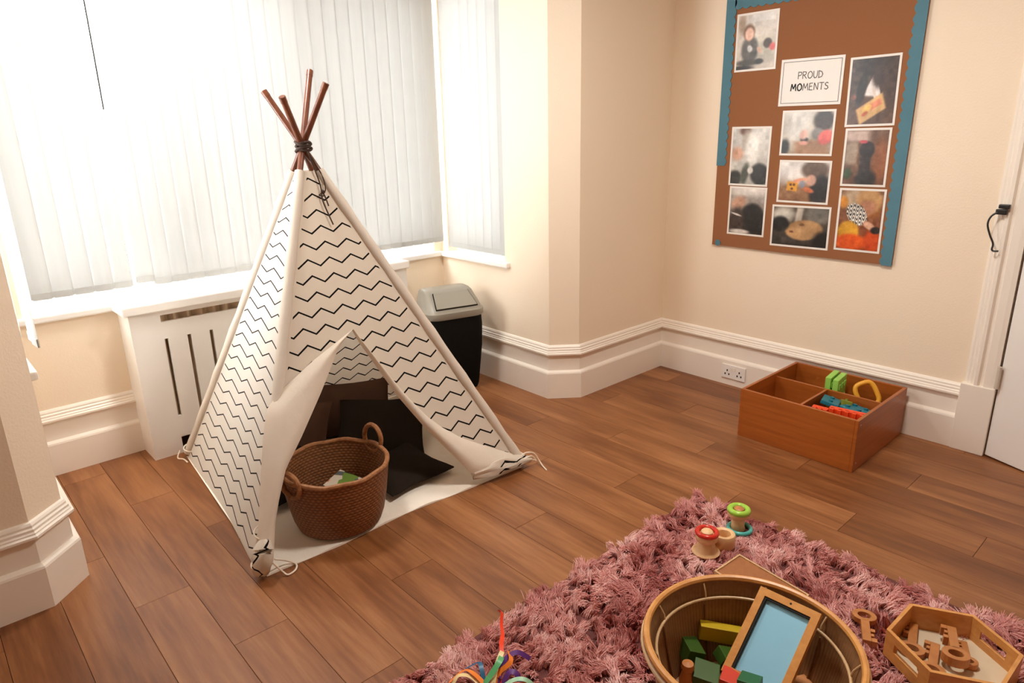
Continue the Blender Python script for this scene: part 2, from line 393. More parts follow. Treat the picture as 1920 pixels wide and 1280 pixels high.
# windows: frame, panes, sill
def window(name, axis, a, b, p, d):
    """axis 'y': wall along x at y=p, outward +y ; axis 'x': wall along y at x=p, outward sign d"""
    def bx(mb, u0, u1, w0, w1, z0, z1):
        if axis == 'y': mb.box((u0, p + min(w0, w1), z0), (u1, p + max(w0, w1), z1))
        else:
            q = sorted((p + d * w0, p + d * w1)); mb.box((q[0], u0, z0), (q[1], u1, z1))
        return mb
    f = MB(); bx(f, a, b, .07, .13, SILL, .925); bx(f, a, b, .07, .13, WTOP - .07, WTOP); bx(f, a, a + .07, .07, .13, .925, WTOP - .07); bx(f, b - .07, b, .07, .13, .925, WTOP - .07)
    n = max(1, round((b - a) / .8)); mull = []
    for k in range(1, n):
        u = a + (b - a) * k / n; bx(f, u - .035, u + .035, .07, .13, .925, WTOP - .07)
    o = struct(name, f, 'upvc')
    for k in range(n):
        u0 = a + (b - a) * k / n; u1 = a + (b - a) * (k + 1) / n
        put('pane', bx(MB(), u0 + .03, u1 - .03, .098, .104, .92, WTOP - .06), 'glass', o)
    return o
window('window_1', 'y', -3.42, -1.05, BY, 1)
window('window_2', 'x', .50, 1.08, BX1, 1)
window('window_3', 'x', .24, 1.08, BX0, -1)
def sill(name, lo, hi): struct(name, MB().box(lo, hi), 'white', bevel=.008)
sill('trim_1', (-3.52, BY - .028, SILL - .034), (-.995, BY + .12, SILL))
sill('trim_2', (-1.012, .452, SILL - .034), (-.86, BY - .03, SILL))
sill('trim_3', (-3.66, .20, SILL - .034), (-3.508, BY - .03, SILL))

# vertical blinds: every slat a part
def blind(name, label, axis, a, b, p, zb, n, tilt, up=0, proud=0):
    mid = (a + b) / 2
    loc = (mid, p, 2.55) if axis == 'y' else (p, mid, 2.55)
    th = thing(name, label, 'blind', loc, 'vertical blinds in the bay')
    rail = MB()
    rail.box((a, p - .022, 2.515), (b, p + .022, 2.56)) if axis == 'y' else rail.box((p - .022, a, 2.515), (p + .022, b, 2.56))
    put('head_rail', rail, 'upvc', th)
    W = .089; h = 2.515 - zb
    rows = []
    for z in (-h, -h * .98, -h * .75, -h * .5, -h * .25, 0):
        rows.append([(W * (s - .5), .003 * math.cos((s - .5) * PI) , z) for s in (0, .12, .3, .5, .7, .88, 1)])
    me = MB().quad_grid(rows).mesh('slat', (0, 0, 0), M['slat'], smooth=True)
    wm = MB().box((-.038, -.003, -h - .004), (.038, .004, -h + .028)).mesh('bottom_weight', (0, 0, 0), M['slat'])
    for i in range(n):
        u = a + (b - a) * (i + .5) / n
        o = bpy.data.objects.new('slat', me); C.objects.link(o); o.parent = th
        o.location = ((u - mid, 0, -.035) if axis == 'y' else (0, u - mid, -.035))
        o.rotation_euler = (0, 0, (0 if axis == 'y' else PI / 2) + tilt + random.uniform(-.03, .03))
        if i < proud: o.location = (.064, u - mid, -.035); o.rotation_euler = (0, 0, PI / 2 + .08)
        wo = bpy.data.objects.new('bottom_weight', wm); C.objects.link(wo); wo.parent = o
        if up and i < up: o.scale = (1, 1, .988)
    # bead chain along the bottom hems
    ch = MB(); P = []
    for i in range(n * 4 + 1):
        u = a + (b - a) * i / (n * 4); P.append((u, p - .012, zb - .012 * abs(math.sin(PI * i / 4))) if axis == 'y' else (p, u, zb - .012 * abs(math.sin(PI * i / 4))))
    put('bead_chain', ch.tube(P, .0013, 4), 'upvc', th)
    return th
blind('vertical_blind', 'short white vertical blind at the left end of the bay\'s long window', 'y', -3.375, -2.945, BY - .05, .885, 5, -.09)
blind('vertical_blind', 'wide white vertical blind of many slats behind the tipi', 'y', -2.925, -1.005, BY - .045, .875, 23, -.09, 1)
blind('vertical_blind', 'narrow white vertical blind on the bay window above the bin', 'x', .465, 1.120, BX1 + .012, .838, 8, .09)
blind('vertical_blind', 'white vertical blind seen edge-on beside the left pier', 'x', .205, 1.06, BX0 - .012, .885, 10, 1.25, 0, 2)
wc = thing('blind_wand', 'thin dark control cord hanging between the two back blinds', 'cord', (-2.935, BY - .085, 2.5))
put('cord', MB().tube(smooth_path([(-2.935, BY - .085, 2.5), (-2.935, BY - .085, 2.1), (-2.938, BY - .085, 1.72)], 4), .0032, 6), 'ink', wc)
put('end_bead', MB().lathe([(0, -.02), (.004, -.012), (.004, .0), (0, .006)], (-2.938, BY - .085, 1.71), 8), 'upvc', wc)

# door, architrave, plinth block
struct('trim_4', MB().box((-.042, -1.958, 0), (0, -1.812, .35)), 'trim', bevel=.004)
ap = [(-1.955, 0), (-1.955, .030), (-1.935, .034), (-1.905, .034), (-1.898, .024), (-1.888, .024), (-1.880, .038), (-1.866, .038), (-1.860, .026), (-1.848, .026), (-1.842, .018), (-1.832, .018), (-1.828, .010), (-1.818, 0)]
m = MB(); m.quad_grid([[(-d, y, z) for y, d in ap] for z in (.35, 2.20)]); struct('trim_5', m, 'trim')
m = MB(); m.quad_grid([[(-d, y, z) for y, d in [(-2.80 + (-1.955 - yy), dd) for yy, dd in ap]] for z in (0, 2.20)]); struct('trim_6', m, 'trim')
m = MB(); m.box((-.036, -2.94, 2.06), (0, -1.818, 2.2)); struct('trim_7', m, 'trim', bevel=.006)
dt = T_((-.024, -1.961, 0), math.radians(-22))
d = struct('door_1', MB().box((0, -.82, .008), (.042, -.003, 2.045), dt), 'white', bevel=.002)
for z0 in (.36, 1.75):
    put('hinge', MB().tube([(-.046, -1.960, z0), (-.046, -1.960, z0 + .11)], .010, 10).box((-.030, -1.964, z0), (-.024, -1.935, z0 + .105)), 'steel', d)

# ------------------------------------------------------------------ radiator cover
rc = thing('radiator_cover', 'white slotted radiator cover with a thick shelf under the bay window', 'radiator cover', (-2.225, 1.03, 0))
X0, X1, YC = -3.031, -1.425, .942
fp = MB(); xs = [-2.878 + .1105 * i for i in range(13)]; sw = .009
fp.box((X0, YC, .625), (X1, YC + .018, .712)); fp.box((X0, YC, .090), (X1, YC + .018, .206))
fp.box((X0, YC, .748), (X1, YC + .018, .771)); fp.box((X0, YC, .712), (-2.889, YC + .018, .748)); fp.box((-1.56, YC, .712), (X1, YC + .018, .748))
fp.box((X0, YC, 0), (-2.890, YC + .018, .09)); fp.box((-1.56, YC, 0), (X1, YC + .018, .09))
e = X0
for q in xs + [None]:
    r = (q - sw) if q is not None else X1
    if q is not None and q > X1 - .05: r = X1
    fp.box((e, YC, .206), (r, YC + .018, .625))
    if q is None or q > X1 - .05: break
    e = q + sw
put('front_panel', fp, 'white', rc, merge=True)
put('side_panel', MB().box((X0, YC + .0181, 0), (X0 + .018, BY - .001, .771)), 'white', rc)
put('side_panel', MB().box((X1 - .018, YC + .0181, 0), (X1, BY - .001, .771)), 'white', rc)
put('shelf', MB().box((X0 - .026, YC - .024, .7712), (X1 + .012, BY - .029, .817)), 'white', rc, bevel=.006)
ra = thing('radiator', 'beige corrugated radiator inside the white slotted cover', 'radiator', (-2.2, 1.08, .1))
P = []
for z in (.13, .764):
    P.append([(-2.93 + i * .011, .985 + .016 * math.sin(i * 1.05), z) for i in range(130)])
put('fluted_panel', MB().quad_grid(P), 'radiator', ra, smooth=True)
put('top_grille', MB().box((-2.93, 1.03, .735), (-1.50, 1.12, .75)), 'radiator', ra)
put('back_panel', MB().box((-2.93, 1.105, .13), (-1.50, 1.12, .734)), 'radiator', ra)
put('foot', MB().box((-2.80, 1.06, 0.001), (-2.76, 1.10, .13)), 'radiator', ra); put('foot', MB().box((-1.70, 1.06, 0.001), (-1.66, 1.10, .13)), 'radiator', ra)

# ------------------------------------------------------------------ tipi
FL = Vector((-3.048, -.392, 0)); FR = Vector((-1.721, -.449, 0)); BL = Vector((-2.903, .862, 0)); BR = Vector((-1.60, .80, 0))
TP = dict(FL=Vector((-2.231, .384, 1.866)), FR=Vector((-2.472, .354, 1.774)), BL=Vector((-2.284, .146, 1.799)), BR=Vector((-2.475, .176, 1.744)))
BS = dict(FL=FL, FR=FR, BL=BL, BR=BR); APEX = Vector((-2.373, .249, 1.541)); CEN = Vector((-2.33, .21, .5)); ZT = 1.438
def pole(k, z): return BS[k] + (TP[k] - BS[k]) * (z / TP[k].z)
tp = thing('play_tipi', 'cream canvas play tipi with black zigzag print and crossed wooden poles', 'tent', (-2.33, .21, 0))
for k in ('FL', 'FR', 'BL', 'BR'):
    a, b = pole(k, .02), TP[k]
    o = put('pole', MB().tube([a, a.lerp(b, .5), b], .0135, 12), 'pole', tp, smooth=True)
    d = (b - a).normalized()
    put('ferrule', MB().tube([b - d * .028, b - d * .001], 0.0148, 12), 'pole', o, smooth=True)
    put('pole_sleeve', MB().tube([pole(k, z) for z in np.linspace(.03, ZT, 20)], [.0225 + .0022 * math.sin(i * 2.3) for i in range(20)], 12), 'canvas', tp, smooth=True)
def frame(A, B):
    u = (B - A).normalized(); n = u.cross(APEX - A).normalized(); return A, u, n.cross(u), n
FFR = {}
def panel_pt(ka, kb, s, z, sag=.022):
    A = pole(ka, z); B = pole(kb, z); p = A.lerp(B, s)
    n = (BS[kb] - BS[ka]).cross(APEX - BS[ka]).normalized()
    if n.dot(CEN - BS[ka]) < 0: n = -n
    q = max(0, min(1, z / ZT))
    off = sag * math.sin(PI * s) * (1 - q) ** .6 * (.5 + .5 * math.sin(PI * min(1, q * 1.6 + .1)))
    off += .004 * math.sin(9 * s + 3) * math.sin(7 * z + ix) * (1 - q)
    return p + n * off
def uvof(fr_, p, per, ph, row, rph):
    d = p - fr_[0]; return ((d.dot(fr_[1]) - ph) / per, (d.dot(fr_[2]) - rph) / row)
def panel(name, ka, kb, mat, per, ph, row, rph, label=None):
    fr_ = frame(BS[ka], BS[kb]); m = MB(); P = []; U = []; E = []
    for z in np.linspace(.012, ZT, 40):
        r = [panel_pt(ka, kb, s, z) for s in np.linspace(0, 1, 25)]
        P.append(r); U.append([uvof(fr_, p, per, ph, row, rph) for p in r]); wd = (r[-1] - r[0]).length
        E += [min(s, 1 - s) * wd for s in np.linspace(0, 1, 25)]
    m.quad_grid(P, uv=U); return put(name, m, mat, tp, smooth=True, attr=('edge', E))
# uv phase: crest where fract(U)=duty, line centre where V-amp*tri is half
panel('side_panel', 'BL', 'FL', 'zigzag_side_lit', .2, .286, .0575, .630 - .0575 * .5 - .0575 * .25)
panel('back_panel', 'BR', 'BL', 'zigzag', .101, .0, .0715, .0)
panel('side_panel', 'FR', 'BR', 'zigzag', .101, .0, .0715, .0)
FR_ = frame(FL, FR); VZ = APEX.z / (APEX - FL).dot(FR_[2]); NOUT = -FR_[3] if FR_[3].dot(CEN - FL) > 0 else FR_[3]
def front(u, v, off=0.0):
    z = v * VZ; A = pole('FL', z); B = pole('FR', z); ua = (A - FL).dot(FR_[1]); ub = (B - FL).dot(FR_[1])
    s = (u - ua) / max(1e-4, ub - ua); return panel_pt('FL', 'FR', s, z) + NOUT * off
def edges_u(v):
    z = v * VZ; return (pole('FL', z) - FL).dot(FR_[1]), (pole('FR', z) - FL).dot(FR_[1])
def interp(pl, v):
    for (u0, v0), (u1, v1) in zip(pl, pl[1:]):
        if v1 <= v <= v0: return u0 + (u1 - u0) * (v0 - v) / max(1e-6, v0 - v1)
    return pl[-1][0] if v < pl[-1][1] else pl[0][0]
VO = .846; VL = .655; LF = [(.638, .846), (.44, .757), (.247, .655)]
RF = [(.638, .846), (.686, .746), (.740, .628), (.801, .508), (.868, .405), (.941, .318), (1.02, .245), (1.111, .184), (1.20, .128), (1.290, .075)]
m = MB(); E = []; VT = ZT / VZ
def fpatch(vs, lo, hi, k):
    P = []; U = []
    for v in vs:
        a, b = lo(v), hi(v); ea, eb = edges_u(v); r = []
        for s in np.linspace(0, 1, k):
            u = a + (b - a) * s; p = front(u, v); r.append(p); E.append(min(u - ea, eb - u))
            U.append(None); U[-1] = uvof(FR_, p, .101, .530 - .0505, .0715, .947 - .0358 - .015)
        P.append(r)
    Ur = [U[i * k:(i + 1) * k] for i in range(len(P))]
    m.quad_grid(P, uv=Ur)
fpatch(np.linspace(VO, VT, 24), lambda v: edges_u(v)[0], lambda v: edges_u(v)[1], 25)
fpatch(np.linspace(VL, VO, 9), lambda v: edges_u(v)[0], lambda v: interp(LF, v), 12)
fpatch(np.linspace(.075, VO, 24), lambda v: interp(RF, v), lambda v: edges_u(v)[1], 14)
put('front_panel', m, 'zigzag', tp, smooth=True, attr=('edge', E))
def resample(pl, n):
    P = [Vector((*p, 0)) if len(p) == 2 else Vector(p) for p in pl]; L = [0]
    for a, b in zip(P, P[1:]): L.append(L[-1] + (b - a).length)
    out = []
    for t in np.linspace(0, L[-1], n):
        for i in range(len(P) - 1):
            if L[i + 1] >= t - 1e-9:
                f = (t - L[i]) / max(1e-9, L[i + 1] - L[i]); out.append(P[i].lerp(P[i + 1], f)); break
    return out
def flap(name, outer, inner, bulge, fold, n=36, k=14):
    A = resample(outer, n); B = resample(inner, n); P = []
    for i, (a, b) in enumerate(zip(A, B)):
        q = i / (n - 1); r = []
        for s in np.linspace(0, 1, k):
            c = a.lerp(b, s); o = c.z + bulge * math.sin(PI * s) * math.sin(PI * min(1, q + .08)) + fold * math.sin(s * 7 + q * 3) * math.sin(PI * q) * s
            o += .010 * (1 - (1 - 2 * s) ** 2)
            r.append(front(c.x, c.y, max(.002, o)))
        P.append(r)
    return put(name, MB().quad_grid(P), 'canvas', tp, smooth=True)
flap('door_flap', [(.638, .846, .003), (.44, .757, .003), (.247, .655, .004), (.188, .604, .012), (.142, .488, .016), (.085, .32, .020), (.035, .165, .024), (.028, .045, .02)],
     [(.638, .846, .004), (.558, .786, .010), (.424, .619, .02), (.288, .465, .035), (.193, .363, .04), (.140, .26, .035), (.104, .179, .03), (.062, .040, .02)], .03, .010)
flap('door_flap', [(p[0], p[1], .003) for p in RF] + [(1.318, .045, .02)],
     [(.638, .846, .003), (.655, .78, .008), (.75, .522, .02), (.835, .35, .03), (.949, .163, .035), (1.005, .075, .03), (1.05, .046, .03), (1.15, .036, .03), (1.30, .030, .025)], .035, .010)
# ground sheet
P = []
fe = resample([(-3.02, -.40, 0), (-2.953, -.402, 0), (-2.71, -.415, 0), (-2.385, -.397, 0), (-2.051, -.425, 0), (-1.735, -.44, 0)], 40)
be = resample([(BL.x, BL.y, 0), (BR.x, BR.y, 0)], 40)
for s in np.linspace(0, 1, 14):
    P.append([a.lerp(b, s) + Vector((0, 0, .006 + .004 * math.sin(i * .9 + s * 8) * (1 - s) + .003 * (s > .02))) for i, (a, b) in enumerate(zip(fe, be))])
P.insert(0, [Vector((p.x, p.y - .001, .001)) for p in P[0]])
put('ground_sheet', MB().quad_grid(P), 'sheet', tp, smooth=True)
# gathered fabric feet
def bunch(path, rad, mat, seed):
    rr = random.Random(seed); path = smooth_path(path, 5); rows = []; U = []; E = []
    for i, p in enumerate(path):
        q = i / (len(path) - 1); t = (path[min(i + 1, len(path) - 1)] - path[max(i - 1, 0)]).normalized()
        x = t.cross(Vector((0, 0, 1)) if abs(t.z) < .8 else Vector((0, 1, 0))).normalized(); y = t.cross(x); n = 18; r = []; uu = []
        for k in range(n):
            a = 2 * PI * k / n; R = rad * (.35 + .65 * math.sin(PI * (.12 + .8 * q))) * (1 + .20 * math.sin(3 * a + seed + q * 5) + .1 * math.sin(5 * a - q * 9))
            r.append(p + (x * math.cos(a) + y * math.sin(a)) * R); uu.append((q * 2.2 + .1 * math.sin(a), 2.4 * k / n + q)); E.append(.2)
        rows.append(r); U.append(uu)
    m = MB().quad_grid(rows, closed_u=True, uv=U); b = len(rows) - 1
    m.f.append(tuple(range(18))[::-1]); m.f.append(tuple(b * 18 + k for k in range(18)))
    for v in range(len(m.v)): m.v[v] = (m.v[v][0], m.v[v][1], max(.003, m.v[v][2]))
    put('gathered_foot', m, mat, tp, smooth=True, attr=('edge', E), label='bunched zigzag canvas tied at the pole foot')
bunch([FL + Vector((.05, .02, .135)), FL + Vector((.025, -.012, .085)), FL + Vector((.002, -.012, .025))], .036, 'zigzag', 1)
bunch([front(1.02, .060, .02), front(1.14, .055, .025), front(1.24, .05, .025), FR + Vector((.02, -.015, .04))], .030, 'zigzag', 4)
def tie(path, r=.0035, mat='cord_white'): put('tie_cord', MB().tube(smooth_path(path, 6), r, 6), mat, tp, smooth=True)
def ringp(c, r, n=10, tilt=0): return [Vector((c[0] + r * math.cos(2 * PI * k / n), c[1] + r * math.sin(2 * PI * k / n), c[2] + tilt * math.sin(2 * PI * k / n))) for k in range(n + 1)]
tie(ringp(pole('FL', .145), .034, tilt=.012)); tie(ringp(pole('FL', .05) + Vector((.0, -.01, 0)), .036, tilt=.008))
f = FL
tie([f + Vector((.045, -.03, .07)), f + Vector((.075, -.045, .02)), f + Vector((.09, -.06, .005)), f + Vector((.125, -.05, .005)), f + Vector((.14, -.02, .008)), f + Vector((.11, -.005, .03)), f + Vector((.06, -.025, .07))])
f = FR
tie(ringp(pole('FR', .055), .036, tilt=.012))
tie([f + Vector((-.06, -.01, .06)), f + Vector((.0, .0, .075)), f + Vector((.05, -.01, .06)), f + Vector((.068, -.03, .02)), f + Vector((.062, -.06, .005)), f + Vector((.045, -.105, .004))])
tie([f + Vector((-.05, -.015, .05)), f + Vector((.02, -.02, .06)), f + Vector((.045, -.03, .03)), f + Vector((.02, -.035, .045))])
f = BL; tie(ringp(pole('BL', .06), .032, tilt=.01)); tie([f + Vector((-.03, -.02, .06)), f + Vector((-.05, -.035, .03)), f + Vector((-.028, -.05, .02)), f + Vector((-.02, -.08, .01))])
# lashing and dangling cord at the crossing
lash = MB()
for i, (dz, r) in enumerate(((-.014, .034), (-.004, .032), (.006, .031), (.016, .033))):
    lash.tube(ringp(APEX + Vector((.005, 0, dz)), r, 14, .012 * (1 if i % 2 else -1)), .006, 6)
put('lashing', lash, 'cord_dark', tp, smooth=True)
c0 = APEX + Vector((.0, -.045, -.02))
def dp(x, y): # point just in front of the front panel by (u, v) in metres
    return front(x, y, .016)
put('hanging_cord', MB().tube(smooth_path([c0, dp(.668, 1.55), dp(.672, 1.49), dp(.664, 1.43), dp(.670, 1.38), dp(.682, 1.315)], 6), .0030, 6), 'cord_dark', tp, smooth=True)
put('hanging_cord', MB().tube(smooth_path([c0, dp(.692, 1.54), dp(.690, 1.475), dp(.672, 1.462), dp(.655, 1.452), dp(.676, 1.448), dp(.672, 1.475), dp(.680, 1.44), dp(.684, 1.40)], 6), .0030, 6), 'cord_dark', tp, smooth=True)
put('lashing_knot', MB().lathe([(0, -.010), (.010, -.004), (.010, .004), (0, .010)], dp(.676, 1.465), 10), 'cord_dark', tp, smooth=True)

# ------------------------------------------------------------------ cushions in the tipi
def cushion(label, mat, c, w_, h_, t_, rz, rx, group='cushions in the tipi'):
    T = T_(c, rz, rx); m = MB(); n = 15
    for sg in (1, -1):
        P = []
        for i in range(n):
            r = []
            for j in range(n):
                a = -1 + 2 * i / (n - 1); b = -1 + 2 * j / (n - 1)
                th = (max(0, 1 - abs(a) ** 2.4) * max(0, 1 - abs(b) ** 2.4)) ** .55
                pin = 1 - .07 * (1 - b * b) if abs(a) > .5 else 1
                x = a * w_ / 2 * (1 - .07 * (1 - b * b) * abs(a) ** 3 * -1 * -1); y = b * h_ / 2 * (1 - .07 * (1 - a * a) * abs(b) ** 3)
                r.append(T @ Vector((x, y, sg * th * t_ / 2 + .004 * math.sin(5 * a + 4 * b))))
            P.append(r if sg > 0 else r[::-1])
        m.quad_grid(P)
    m.v = [(p[0], p[1], max(.014, p[2])) for p in m.v]
    th = thing('cushion', label, 'cushion', c, group)
    put('cover', m, mat, th, smooth=True, merge=True)
    E_ = []
    k = 8
    for a, b in [(-1, s) for s in np.linspace(-1, 1, k)] + [(s, 1) for s in np.linspace(-1, 1, k)] + [(1, s) for s in np.linspace(1, -1, k)] + [(s, -1) for s in np.linspace(1, -1, k)]:
        x = a * w_ / 2 * (1 - .07 * (1 - b * b) * abs(a) ** 3); y = b * h_ / 2 * (1 - .07 * (1 - a * a) * abs(b) ** 3); p = T @ Vector((x, y, .004 * math.sin(5 * a + 4 * b))); p.z = max(.016, p.z); E_.append(p)
    put('seam', MB().tube(E_[:-1], .0035, 5, closed=True), mat, th)
RV = math.radians(-42)
cushion('taupe brown cushion leaning highest against the tipi\'s back panel', 'taupe', (-2.12, .53, .13), .44, .32, .11, RV + .25, 1.05)
cushion('taupe brown cushion half hidden behind the left door flap', 'taupe', (-2.47, .55, .11), .42, .32, .11, RV - .1, .95)
cushion('charcoal cushion propped upright behind the round seagrass basket', 'charcoal', (-2.09, .27, .105), .46, .36, .11, RV + .05, .60)
cushion('charcoal cushion lying flat at the right of the seagrass basket', 'charcoal', (-2.215, -.10, .050), .36, .36, .07, .06, .05)
cushion('charcoal cushion at the left behind the seagrass basket', 'charcoal', (-2.66, .17, .075), .36, .36, .10, .12, .12)

# ------------------------------------------------------------------ seagrass basket with handles and a book
bc = Vector((-2.625, -.25, .011))
sb = thing('seagrass_basket', 'brown woven seagrass basket with two loop handles in the tipi doorway', 'basket', bc)
prof = [(.0, .002), (.150, .0), (.176, .012), (.190, .05), (.204, .12), (.214, .19), (.222, .255), (.224, .270)]
put('outer_wall', MB().lathe(prof, bc, 64), 'seagrass', sb, smooth=True)
put('inner_wall', MB().lathe([(.212, .268), (.204, .19), (.193, .12), (.178, .05), (.165, .018), (0, .014)], bc, 64), 'seagrass', sb, smooth=True)
rp = [bc + Vector((.218 * math.cos(a), .218 * math.sin(a), .270 + .003 * math.sin(9 * a))) for a in np.linspace(0, 2 * PI, 65)[:-1]]
put('rim', MB().tube(rp, .010, 8, closed=True), 'rim', sb, smooth=True)
for ang in (math.radians(12), math.radians(192)):
    rad = Vector((math.cos(ang), math.sin(ang), 0)); tan = Vector((-math.sin(ang), math.cos(ang), 0))
    P = [bc + rad * (.219 + .004 * math.sin(t)) + tan * .052 * math.cos(t) + Vector((0, 0, .296 + .060 * math.sin(t))) for t in np.linspace(0, 2 * PI, 25)[:-1]]
    if ang > 2: P = [bc + rad * .222 + tan * .056 * math.cos(t) + Vector((0, 0, .262 + .050 * math.sin(t))) for t in np.linspace(0, 2 * PI, 25)[:-1]]
    put('handle', MB().tube(P, .0105, 8, closed=True), 'rim', sb, smooth=True)
bk = thing('picture_book', 'colourful picture book lying inside the seagrass basket', 'book', (-2.585, -.20, .10))
BT = T_((-2.585, -.195, .105), .42, math.radians(10), math.radians(-8))
put('pages', MB().box((-.098, -.078, -.011), (.102, .078, .011), BT), 'paper', bk)
def bookmat():
    t = NT('printed_book_cover'); g = t.add('ShaderNodeNewGeometry'); n = t.add('ShaderNodeTexVoronoi'); n.inputs['Scale'].default_value = 26; t.link(g.outputs['Position'], n.inputs['Vector'])
    sp = t.add('ShaderNodeSeparateColor'); t.link(n.outputs['Color'], sp.inputs[0])
    cr = t.ramp(sp.outputs[0], [(.0, (.02, .02, .02, 1)), (.22, (.16, .28, .05, 1)), (.45, (.6, .16, .06, 1)), (.62, (.7, .62, .5, 1)), (.85, (.12, .14, .13, 1))])
    n2 = t.n[cr.node.name]; n2.color_ramp.interpolation = 'CONSTANT'; t.link(cr, t.b.inputs['Base Color']); t.b.inputs['Roughness'].default_value = .3; return t.m
M['book'] = bookmat()
put('cover', MB().box((-.102, -.081, .0112), (.106, .081, .0135), BT).box((-.102, -.081, -.0135), (.106, .081, -.0112), BT).box((-.105, -.081, -.0135), (-.102, .081, .0135), BT), 'book', bk)

# ------------------------------------------------------------------ swing-top bin
bn = thing('swing_bin', 'black bin with a grey swing lid between tipi and bay wall', 'bin', (-1.25, .70, 0))
BT = T_((-1.285, .705, 0), math.radians(-14))
def loft(secs, T, r=.06, cap0=True, cap1=True):
    m = MB(); rows = []
    for hx, hy, z, ox, oy, rr in secs: rows.append([T @ Vector((x + ox, y + oy, z)) for x, y in rrect(hx, hy, rr)])
    m.quad_grid(rows, closed_u=True); n = len(rows[0])
    if cap0: m.f.append(tuple(range(n))[::-1])
    if cap1: m.f.append(tuple((len(rows) - 1) * n + k for k in range(n)))
    return m
put('body', loft([(.150, .110, .002, 0, 0, .05), (.160, .120, .03, 0, 0, .06), (.185, .145, .28, 0, 0, .075), (.190, .150, .42, 0, 0, .08), (.186, .147, .505, 0, 0, .08)], BT), 'bin_body', bn, smooth=True)
put('lid', loft([(.192, .153, .490, 0, 0, .08), (.198, .158, .500, 0, 0, .08), (.198, .158, .530, 0, 0, .08), (.186, .146, .540, 0, 0, .07), (.180, .140, .548, 0, 0, .06), (.160, .080, .630, 0, .045, .035), (.152, .062, .643, 0, .055, .03), (.140, .045, .648, 0, .06, .03)], BT), 'bin_lid', bn, smooth=True)
# flap, proud of the sloping front
fa = [Vector((-.135, -.138, .556)), Vector((.135, -.138, .556)), Vector((.115, -.040, .634)), Vector((-.115, -.040, .634))]
nn = (fa[1] - fa[0]).cross(fa[3] - fa[0]).normalized()
if nn.y > 0: nn = -nn
def slab(pts, n, t0, t1, T):
    m = MB(); m.v = [tuple(T @ (p + n * t)) for t in (t0, t1) for p in pts]; k = len(pts)
    m.f = [tuple(range(k))[::-1], tuple(range(k, 2 * k))] + [(i, (i + 1) % k, k + (i + 1) % k, k + i) for i in range(k)]; return m
cz = sum(fa, Vector()) / 4
put('flap_gap', slab([cz + (p - cz) * 1.03 for p in fa], nn, -.004, .0035, BT), 'bin_body', bn)
put('swing_flap', slab(fa, nn, -.004, .0075, BT), 'bin_lid', bn, bevel=.003)

# ------------------------------------------------------------------ noticeboard on the right wall
YB0, YB1, ZB0, ZB1 = -1.408, -.362, .880, 2.262
nb = thing('noticeboard', 'brown felt noticeboard with scalloped blue border on the right wall', 'noticeboard', (0, -.885, 1.57))
put('board', MB().box((-.016, YB0, ZB0), (-.0005, YB1, ZB1)), 'cork', nb)
def scallop(name, a, b, base, dirv, wv, amp=.011, pit=.047):
    """strip from a to b; straight outer edge, scalloped inner edge. coordinates are (y, z)"""
    a, b = Vector(a), Vector(b); L = (b - a).length; d = (b - a) / L; n = Vector(dirv); k = int(L / pit) * 8
    P0 = []; P1 = []
    for i in range(k + 1):
        s = L * i / k; ww = wv - amp + amp * abs(math.sin(PI * i / 8)) * 1.0
        p = a + d * s; q = p + n * ww; P0.append((-.0195, p.x, p.y)); P1.append((-.0195, q.x, q.y))
    m = MB(); m.quad_grid([P0, P1]); m.quad_grid([[(-.0165, p[1], p[2]) for p in P0], [(-.0165, p[1], p[2]) for p in P1]]); n0 = len(P0)
    m.quad_grid([P1, [(-.0165, p[1], p[2]) for p in P1]]); m.quad_grid([P0, [(-.0165, p[1], p[2]) for p in P0]])
    put(name, m, 'blue', nb)
scallop('border_strip', (YB1 + .003, ZB1), (YB1 + .003, 1.356), None, (-1, 0), .064)
scallop('border_strip', (YB0 - .003, ZB1), (YB0 - .003, ZB0 - .004), None, (1, 0), .060)
scallop('border_strip', (YB1 - .05, ZB1 + .002), (YB0 + .05, ZB1 + .002), None, (0, -1), .062)
put('border_scrap', MB().prism(circ(.019, 10), -.0195, -.0165, Matrix.Translation((0, 0, 0)) @ Matrix(((0, 0, 1, 0), (1, 0, 0, -.402), (0, 1, 0, .895), (0, 0, 0, 1)))), 'blue', nb)
